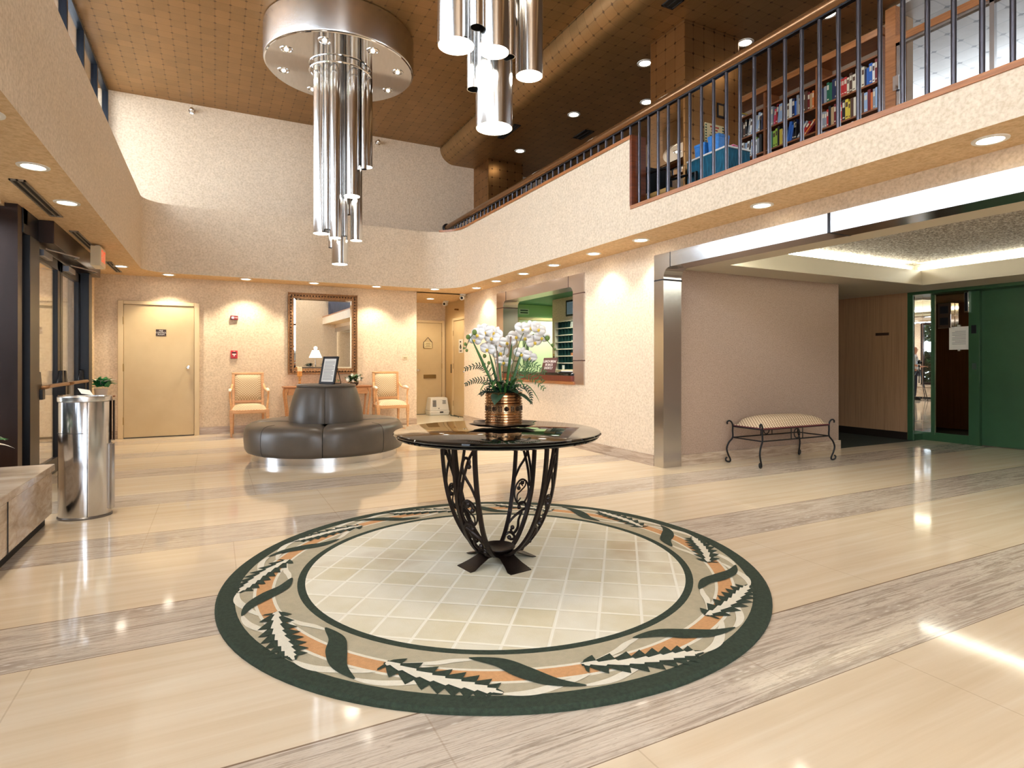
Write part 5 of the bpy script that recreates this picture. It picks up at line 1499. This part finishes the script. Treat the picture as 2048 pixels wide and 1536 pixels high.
# ================================================================ ELEVATOR
t = thing('elevator_front', 'green enamelled elevator front with mirrored side panels and sliding door', 'elevator', (9.57, 0, 0))
m = MB(); m.box(0, .10, 5.26, 5.34, 0, 2.31); m.box(0, .28, 2.9, 5.34, 2.235, 2.31); m.box(-.01, .02, 2.9, 5.345, 2.29, 2.32); m.build('frame', GREEN, t, bev=.004)
m = MB(); m.box(.02, .28, 5.255, 5.275, 0, .10); m.box(.245, .275, 4.60, 5.26, 0, .13); m.build('base_panel', GREEN, t, bev=.003)
m = MB(); m.box(.225, .30, 4.48, 4.62, 0, 2.24); m.box(.235, .28, 5.075, 5.13, .1, 2.24);
m.build('post', GREEN, t, bev=.003)
MB().box(.012, .252, 5.255, 5.262, .10, 2.235).build('mirror_panel', MIRROR, t, smooth=0)
MB().box(.253, .262, 5.13, 5.253, .13, 2.235).build('mirror_panel', MIRROR, t, smooth=0)
MB().box(.255, .265, 4.62, 5.075, .13, 2.235).build('mirror_panel', brushed('bronze_mirror', (.42, .32, .22), .02, (1, 1, 1), .02), t, smooth=0)
m = MB(); m.box(.29, .31, 2.95, 4.48, .01, 2.235); m.build('sliding_door', GREEN, t)
MB().box(.215, .226, 4.52, 4.58, 1.62, 1.74).build('floor_plate', BLACKF, t)
MB().box(.215, .226, 4.52, 4.57, 1.10, 1.19).build('call_plate', mat('call_plate', (84, 100, 90), .3, .6), t)
o = MB(); o.box(.19, .225, 4.60, 4.66, 1.93, 2.24); o.build('lantern', CHROME, t, bev=.003)
MB().box(.183, .19, 4.61, 4.65, 1.95, 2.22).build('lantern_lens', BLACKF, t)
t = thing('indicator_box', 'chrome box with two dark windows fixed to the elevator mirror', 'indicator', (9.80, 4.90, 1.90))
MB().box(-.08, .02, -.09, .09, -.19, .19).build('housing', CHROME, t, bev=.006)
MB().box(-.085, -.08, -.085, .085, -.185, .185).build('face', mat('bronze_face', (70, 54, 44), .3, .5), t)
for zz in (.085, -.085): MB().box(-.088, -.084, -.055, .055, zz - .055, zz + .055).build('display_window', BLACKF, t)
t = thing('paper_notice', 'white paper notice taped to the elevator mirror below the chrome box', 'paper', (9.812, 4.75, 1.56))
MB().box(-.002, .0, -.13, .13, -.17, .17).build('sheet', PAPERW, t)
m = MB()
for kx in range(11): m.box(-.003, -.002, -.09, .09 - .04 * (kx % 4 == 2), -.09 + kx * .019, -.085 + kx * .019)
m.build('text_lines', MT['grey_text'], t)
MB().box(-.004, .0, -.02, .02, .165, .195).box(-.004, 0, -.015, .015, -.19, -.165).build('tape', mat('tape', (200, 196, 184), .3), t)
t = thing('corridor_plaque', 'small dark plaque on the corridor wall beside the elevator', 'sign', (9.568, 5.72, 1.655))
MB().box(-.008, .002, -.105, .105, -.022, .022).build('plate', mat('plaque_brown', (64, 42, 30), .4), t, bev=.002)

# ================================================================ LEFT: PLANTER, BIN, PLANTS, EXIT SIGN
t = struct(MB().box(-1.74, -1.085, YS + .05, 5.46, .075, .385).build('trim_9', TRAV, bev=.004), 'long travertine planter bench under the left windows', 'planter')
MB().box(-1.75, -1.07, YS + .05, 5.475, .39, .44).build('top_slab', TRAV, t, bev=.004)
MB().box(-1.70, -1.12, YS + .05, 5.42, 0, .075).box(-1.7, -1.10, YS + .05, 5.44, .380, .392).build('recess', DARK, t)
m = MB()
for y in (4.4, 3.1, 1.8, .5): m.box(-1.0855, -1.08, y - .002, y + .002, .075, .385)
m.build('joint', DARK, t)

t = thing('waste_bin', 'oval stainless steel waste bin beside the planter end', 'bin', (-.905, 5.60, 0))
A_, B_ = .172, .15
ov = dict(sx=1.0, sy=B_ / A_)
MB().lathe([(0, .012), (A_ - .003, .012), (A_, .02), (A_, .895), (A_ - .004, .9), (0, .9)], n=56, **ov).build('body', STEEL, t)
MB().lathe([(0, 0), (A_ + .006, 0), (A_ + .008, .012), (A_ + .001, .02), (0, .02)], n=56, **ov).build('base_rim', mat('bin_rim', (120, 116, 112), .3, .8), t)
MB().lathe([(A_ - .02, .9), (A_ + .006, .9), (A_ + .008, .91), (A_ + .008, .935), (A_ + .002, .94), (A_ - .03, .938), (A_ - .035, .92)], n=56, **ov).lathe([(0, .905), (A_ - .03, .91)], n=56, **ov).build('lid', STEELH, t)
m = MB()
aS = math.radians(-78)
px, py = A_ * math.cos(aS), B_ * math.sin(aS)
m.tube([(px, py, .02), (px, py, .895)], .0022, 6)
m.tube([((A_ + .0005) * math.cos(a), (B_ + .0005) * math.sin(a), .66) for a in [math.radians(-78 - i * 6) for i in range(22)]], .002, 6)
m.build('door_gap', DARK, t)
m = MB()
m.lathe([(A_ + .002, .05), (A_ + .02, .05), (A_ + .022, .56), (A_ + .002, .56)], n=14, a0=math.radians(-22), a1=math.radians(40), **ov)
for a_ in (-22, 40):
    q_ = math.radians(a_); m.add([(r_ * math.cos(q_), r_ * math.sin(q_) * B_ / A_, z_) for r_, z_ in ((A_, .05), (A_ + .02, .05), (A_ + .022, .56), (A_, .56))], [(0, 1, 2, 3)])
m.build('side_pocket', STEELH, t)
m = MB(); m.lathe([(A_ + .001, .585), (A_ + .022, .585), (A_ + .022, .90), (A_ + .001, .90)], n=10, a0=math.radians(-8), a1=math.radians(30), **ov); m.build('side_plate', mat('bin_dark_plate', (92, 78, 70), .35, .7), t)
o = MB(); o.box(-.05, .05, -.03, .03, 0, .002); o.at((.0, .0, .03), (.6, .2, .3)).box(-.045, .045, -.035, .035, -.001, .001)
tag(o.build('crumpled_paper', PAPERW, None, (-.90, 5.58, .941), (0, 0, .4)), 'crumpled white paper on top of the steel bin', 'paper')

t = thing('planter_plant', 'white petalled plant on the planter at the left edge', 'plant', (-1.46, 5.15, .44))
MB().lathe([(0, 0), (.08, 0), (.1, .14), (.09, .14), (0, .12)], n=20).build('pot', mat('white_pot', (210, 200, 186), .4), t)
b = MB(); rs = random.Random(3)
for kx in range(12):
    a = kx * .55 + .2; leaf(b, (.03 * math.cos(a), .03 * math.sin(a), .13), (math.cos(a), math.sin(a), 1.5), .30, .04, .5, 0, 8)
b.build('leaf', mat('bright_leaf', (52, 122, 58), .4), t, recalc=False)
b = MB()
for dx, dy, zz in ((.95, .3, .28), (.6, .8, .36), (-.3, .9, .42), (.2, -.8, .35)): leaf(b, (dx * .02, dy * .02, zz * .6), (dx, dy, .6), .24, .045, .55, 0, 8)
b.build('spathe', FW, t, recalc=False)
t = thing('plant_stand', 'small table behind the entrance doors holding a white and green plant', 'table', (-1.47, 10.25, 0))
MB().lathe([(0, .70), (.17, .70), (.175, .71), (.17, .72), (0, .72)], n=32).build('tabletop', WOODRED, t)
MB().lathe([(.12, 0), (.12, .02), (.03, .05), (.025, .4), (.03, .70)], n=20).build('pedestal', WOODRED, t)
t = thing('flower_pot', 'green plant with white flowers on the small table behind the bin', 'plant', (-1.47, 10.25, .72))
MB().lathe([(0, 0), (.07, 0), (.09, .10), (.08, .10), (0, .08)], n=20).build('pot', MT['white_pot'], t)
foliage('foliage', t, mat('emerald_leaf', (36, 128, 70), .4, var=.3, vs=20), 80, (0.02, 0, .12), .07, .18, .032, 1.2, 21, .35)
b = MB()
for kx in range(8):
    a = kx * .8; leaf(b, (0, 0, .14), (math.cos(a), math.sin(a), 1.0), .28, .035, .4, 0, 6)
b.build('petals', FW, t, recalc=False)
t = thing('exit_sign', 'hanging exit sign with red letters under the left soffit', 'sign', (-1.235, 8.40, 2.44))
MB().box(-.05, .05, -.16, .16, -.115, .115).build('housing', mat('exit_beige', (206, 186, 150), .5), t, bev=.004)
MB().box(-.02, .02, -.04, .04, .115, .14).build('canopy', WHITEP, t)
MB().box(.05, .054, -.15, .15, -.105, .105).build('face_panel', mat('exit_face', (226, 200, 166), .5), t)
lettering('EXIT', .20, emit('exit_red', (.85, .09, .04), .7), t, (.0545, 0, .0), (PI / 2, 0, PI / 2), sx=.66)

# ================================================================ BEHIND THE CAMERA: what the mirrors show
t = thing('side_table', 'dark wooden side table carrying the tall white lamp', 'table', (3.55, -1.35, 0))
m = MB(); m.box(-.5, .5, -.22, .22, .73, .76); m.build('tabletop', WOODRED, t, bev=.005)
for sx in (-1, 1):
    for sy in (-1, 1): MB().taper((sx * .45, sy * .18), (.015, .015), (.025, .025), 0, .73).build('leg', WOODRED, t)
t = thing('table_lamp', 'tall table lamp with pleated white shade seen in the framed mirror', 'lamp', (3.42, -1.35, .76))
MB().lathe([(0, 0), (.09, 0), (.09, .015), (.03, .03), (.012, .06), (.02, .12), (.012, .2), (.010, .46), (.0, .46)], n=24).build('base', CHROME, t)
MB().lathe([(.235, .44), (.12, .72)], n=48, wob=lambda a, j: .012 * math.cos(24 * a)).build('lamp_shade', emit('lamp_shade', (1, .93, .82), 2.2), t, recalc=False)
MB().cyl((0, 0), .008, .46, .78, 8).build('finial', CHROME, t)
l = bpy.data.lights.new('bulb', 'POINT'); l.energy = 14; l.color = WARM; l.shadow_soft_size = .06
o = bpy.data.objects.new('bulb', l); C.objects.link(o); o.parent = t; o.location = (0, 0, .80)
t = thing('trailing_plant', 'green trailing plant beside the lamp seen in the framed mirror', 'plant', (3.85, -1.35, .76))
MB().lathe([(0, 0), (.07, 0), (.1, .16), (.09, .16), (0, .13)], n=20).build('pot', MT['white_pot'], t)
foliage('foliage', t, LEAFM, 45, (0, 0, .15), .08, .34, .03, 1.0, 31, .6)
t = thing('bushy_plant', 'dark bushy plant in front of the lamp seen in the framed mirror', 'plant', (3.18, -1.30, .76))
MB().lathe([(0, 0), (.06, 0), (.08, .12), (.07, .12), (0, .1)], n=20).build('pot', MT['white_pot'], t)
foliage('foliage', t, LEAFD, 60, (0, 0, .1), .08, .22, .025, .9, 33, .4)
# shrubs outside the left windows
slab('ground_outside', [(-14, -1.9, -12, 6.3, -.2, -.05)], mat('garden_ground', (70, 84, 52), .95, var=.4, vs=12), 'garden ground outside the left windows', 'ground')
HED = mat('hedge_leaf', (34, 70, 40), .4, var=.6, vs=3)
for kx in range(6):
    t = thing('garden_shrub', f'dense green shrub outside the left windows, {ORD[kx]} from the entrance', 'shrub', (-3.5 - .3 * (kx % 2), 5.2 - kx * 1.55, -.05), 0, 'shrubs outside the left windows')
    MB().cyl((0, 0), .05, 0, .9, 8).build('stem', WOODRED, t)
    foliage('foliage', t, HED, 700, (0, 0, .2), .62, .30, .08, .9, 50 + kx, .3)
    foliage('foliage', t, HED, 2000, (0, 0, .9), .62, .34, .09, .9, 70 + kx, .3)
    foliage('foliage', t, HED, 900, (0, 0, 2.0), .6, .30, .08, .9, 90 + kx, .3)

# ---------------------------------------------------------------- photographer and tripod, seen in the elevator mirror
F = Vector((math.sin(YAW), math.cos(YAW), 0)); Rr = Vector((math.cos(YAW), -math.sin(YAW), 0))
bp = -.16 * F
t = thing('camera_tripod', 'black camera tripod standing before the photographer in the elevator mirror', 'tripod', (bp.x, bp.y, 0))
MB().cyl((0, 0), .018, .55, 1.08, 12).lathe([(0, 1.06), (.03, 1.06), (.035, 1.09), (.02, 1.12), (.03, 1.14), (0, 1.14)], n=16).build('center_column', BLACKF, t)
for q in range(3):
    a = PI / 2 - YAW + q * 2 * PI / 3
    MB().tube([(.03 * math.cos(a), .03 * math.sin(a), .98), (.24 * math.cos(a), .24 * math.sin(a), .42)], .017, 8).tube([(.24 * math.cos(a), .24 * math.sin(a), .42), (.39 * math.cos(a), .39 * math.sin(a), .01)], .012, 8).build('leg', BLACKF, t)
t = thing('photo_camera', 'black camera mounted on the tripod', 'camera', (bp.x, bp.y, 1.2), -YAW)
MB().box(-.07, .07, -.035, .035, -.05, .05).box(-.03, .03, -.03, .02, .05, .08).build('body', BLACKF, t, bev=.008)
k_ = MB().at((0, .035, 0), (-PI / 2, 0, 0)); k_.lathe([(0, 0), (.036, 0), (.038, .03), (.036, .07), (0, .065)], n=20); k_.build('lens', BLACKF, t)

SKIN = mat('skin', (206, 150, 122), .55, var=.06, vs=20)


def skinmesh(name, joints, edges, m, parent, loc=(0, 0, 0), levels=2):
    """joints: {key: (pos, radius)}; one continuous skinned surface"""
    keys = list(joints); me = bpy.data.meshes.new(name)
    me.from_pydata([joints[q_][0] for q_ in keys], [(keys.index(a), keys.index(b)) for a, b in edges], [])
    o = bpy.data.objects.new(name, me); C.objects.link(o)
    o.modifiers.new('skin', 'SKIN')
    for q_, v in zip(keys, me.skin_vertices[0].data):
        r = joints[q_][1]; v.radius = r if isinstance(r, tuple) else (r, r)
    me.skin_vertices[0].data[0].use_root = True
    s = o.modifiers.new('sub', 'SUBSURF'); s.levels = s.render_levels = levels
    dg = bpy.context.evaluated_depsgraph_get(); dg.update()
    m2 = bpy.data.meshes.new_from_object(o.evaluated_get(dg)); m2.name = name
    bpy.data.objects.remove(o)
    m2.materials.clear(); m2.materials.append(m); m2.shade_smooth()
    o = bpy.data.objects.new(name, m2); C.objects.link(o); o.parent = parent; o.location = loc
    return o


# stands to the right of the tripod, facing it (local +y is his front)
pp = Vector((-.38, -.46, 0))
t = thing('person', 'standing bald person in white shirt and dark trousers in the elevator mirror', 'person', (pp.x, pp.y, 0), math.radians(28))
J = {'hip': ((0, 0, .94), (.15, .11)), 'waist': ((0, .0, 1.08), (.135, .10)), 'chest': ((0, .01, 1.27), (.15, .115)), 'sh': ((0, 0, 1.40), (.12, .085)), 'neck': ((0, .005, 1.48), .055), 'jaw': ((0, .03, 1.555), (.064, .074)), 'head': ((0, .01, 1.625), (.078, .094)), 'crown': ((0, -.005, 1.70), (.06, .072))}
E_ = [('hip', 'waist'), ('waist', 'chest'), ('chest', 'sh'), ('sh', 'neck'), ('neck', 'jaw'), ('jaw', 'head'), ('head', 'crown')]
for sx, n_ in ((-1, 'l'), (1, 'r')):
    J.update({n_ + 'sh': ((sx * .185, 0, 1.395), .055), n_ + 'el': ((sx * .25, -.03, 1.13), .042), n_ + 'wr': ((sx * .20, .20, 1.06), .028), n_ + 'pa': ((sx * .185, .27, 1.07), (.032, .016)), n_ + 'kn': ((sx * .10, .02, .50), .058), n_ + 'th': ((sx * .095, .01, .86), .085), n_ + 'an': ((sx * .10, -.01, .09), .038), n_ + 'to': ((sx * .12, .14, .035), .032)})
    E_ += [('sh', n_ + 'sh'), (n_ + 'sh', n_ + 'el'), (n_ + 'el', n_ + 'wr'), (n_ + 'wr', n_ + 'pa'), ('hip', n_ + 'th'), (n_ + 'th', n_ + 'kn'), (n_ + 'kn', n_ + 'an'), (n_ + 'an', n_ + 'to')]
    for fi in range(4):
        x = sx * (.165 + fi * .014); ln_ = (.055, .068, .072, .062)[fi]
        J[f'{n_}f{fi}a'] = ((x, .305, 1.072), .0085); J[f'{n_}f{fi}b'] = ((x, .305 + ln_ * .55, 1.066), .008); J[f'{n_}f{fi}c'] = ((x, .305 + ln_ * .85, 1.045), .007)
        E_ += [(n_ + 'pa', f'{n_}f{fi}a'), (f'{n_}f{fi}a', f'{n_}f{fi}b'), (f'{n_}f{fi}b', f'{n_}f{fi}c')]
    J[n_ + 't1'] = ((sx * .150, .265, 1.078), .010); J[n_ + 't2'] = ((sx * .140, .30, 1.085), .008)
    E_ += [(n_ + 'wr', n_ + 't1'), (n_ + 't1', n_ + 't2')]
body = skinmesh('body', J, E_, SKIN, t)
m = MB(); m.taper((0, .105), (.012, .012), (.008, .004), 1.588, 1.635)
for sx in (-1, 1): m.at((sx * .078, .01, 1.61), (0, 0, 0), (.35, .8, 1.2)).sphere((0, 0, 0), .028, 10)
m.build('nose_and_ears', SKIN, body)
m = MB()
for sx in (-1, 1): m.M = Matrix.Identity(4); m.sphere((sx * .030, .088, 1.635), .011, 8)
m.build('eye', WHITEP, body)
MB().box(-.022, .022, .094, .102, 1.555, 1.562).build('mouth', mat('lips', (160, 92, 82), .5), body)
S_ = {'a': ((0, 0, .90), (.165, .125)), 'b': ((0, .0, 1.08), (.155, .118)), 'c': ((0, .01, 1.27), (.165, .13)), 'd': ((0, 0, 1.405), (.125, .09)), 'n': ((0, 0, 1.46), .064)}
Se = [('a', 'b'), ('b', 'c'), ('c', 'd'), ('d', 'n')]
for sx, n_ in ((-1, 'l'), (1, 'r')):
    S_[n_ + 's'] = ((sx * .19, 0, 1.395), .066); S_[n_ + 'e'] = ((sx * .235, -.02, 1.19), .062); Se += [('d', n_ + 's'), (n_ + 's', n_ + 'e')]
skinmesh('shirt', S_, Se, mat('pale_shirt', (214, 222, 226), .8), t)
T_ = {'a': ((0, 0, .95), (.158, .118))}
Te = []
for sx, n_ in ((-1, 'l'), (1, 'r')):
    T_[n_ + 't'] = ((sx * .10, .01, .84), .098); T_[n_ + 'k'] = ((sx * .102, .02, .50), .074); T_[n_ + 'b'] = ((sx * .10, -.005, .09), .062); Te += [('a', n_ + 't'), (n_ + 't', n_ + 'k'), (n_ + 'k', n_ + 'b')]
skinmesh('trousers', T_, Te, mat('navy_trousers', (34, 40, 62), .8), t)
for sx in (-1, 1):
    MB().at((sx * .11, .055, .0), (0, 0, -sx * .12), (1, 1, 1)).lathe([(0, 0), (.05, 0), (.052, .03), (.045, .07), (.03, .10), (0, .105)], n=20, sy=2.4).build('shoe', BLACKF, t)

# leftovers: every part below a thing carries no category; labels go only where they help
for o in bpy.data.objects:
    if o.type == 'MESH' and o.parent is None and 'label' not in o:
        o['kind'] = 'structure'
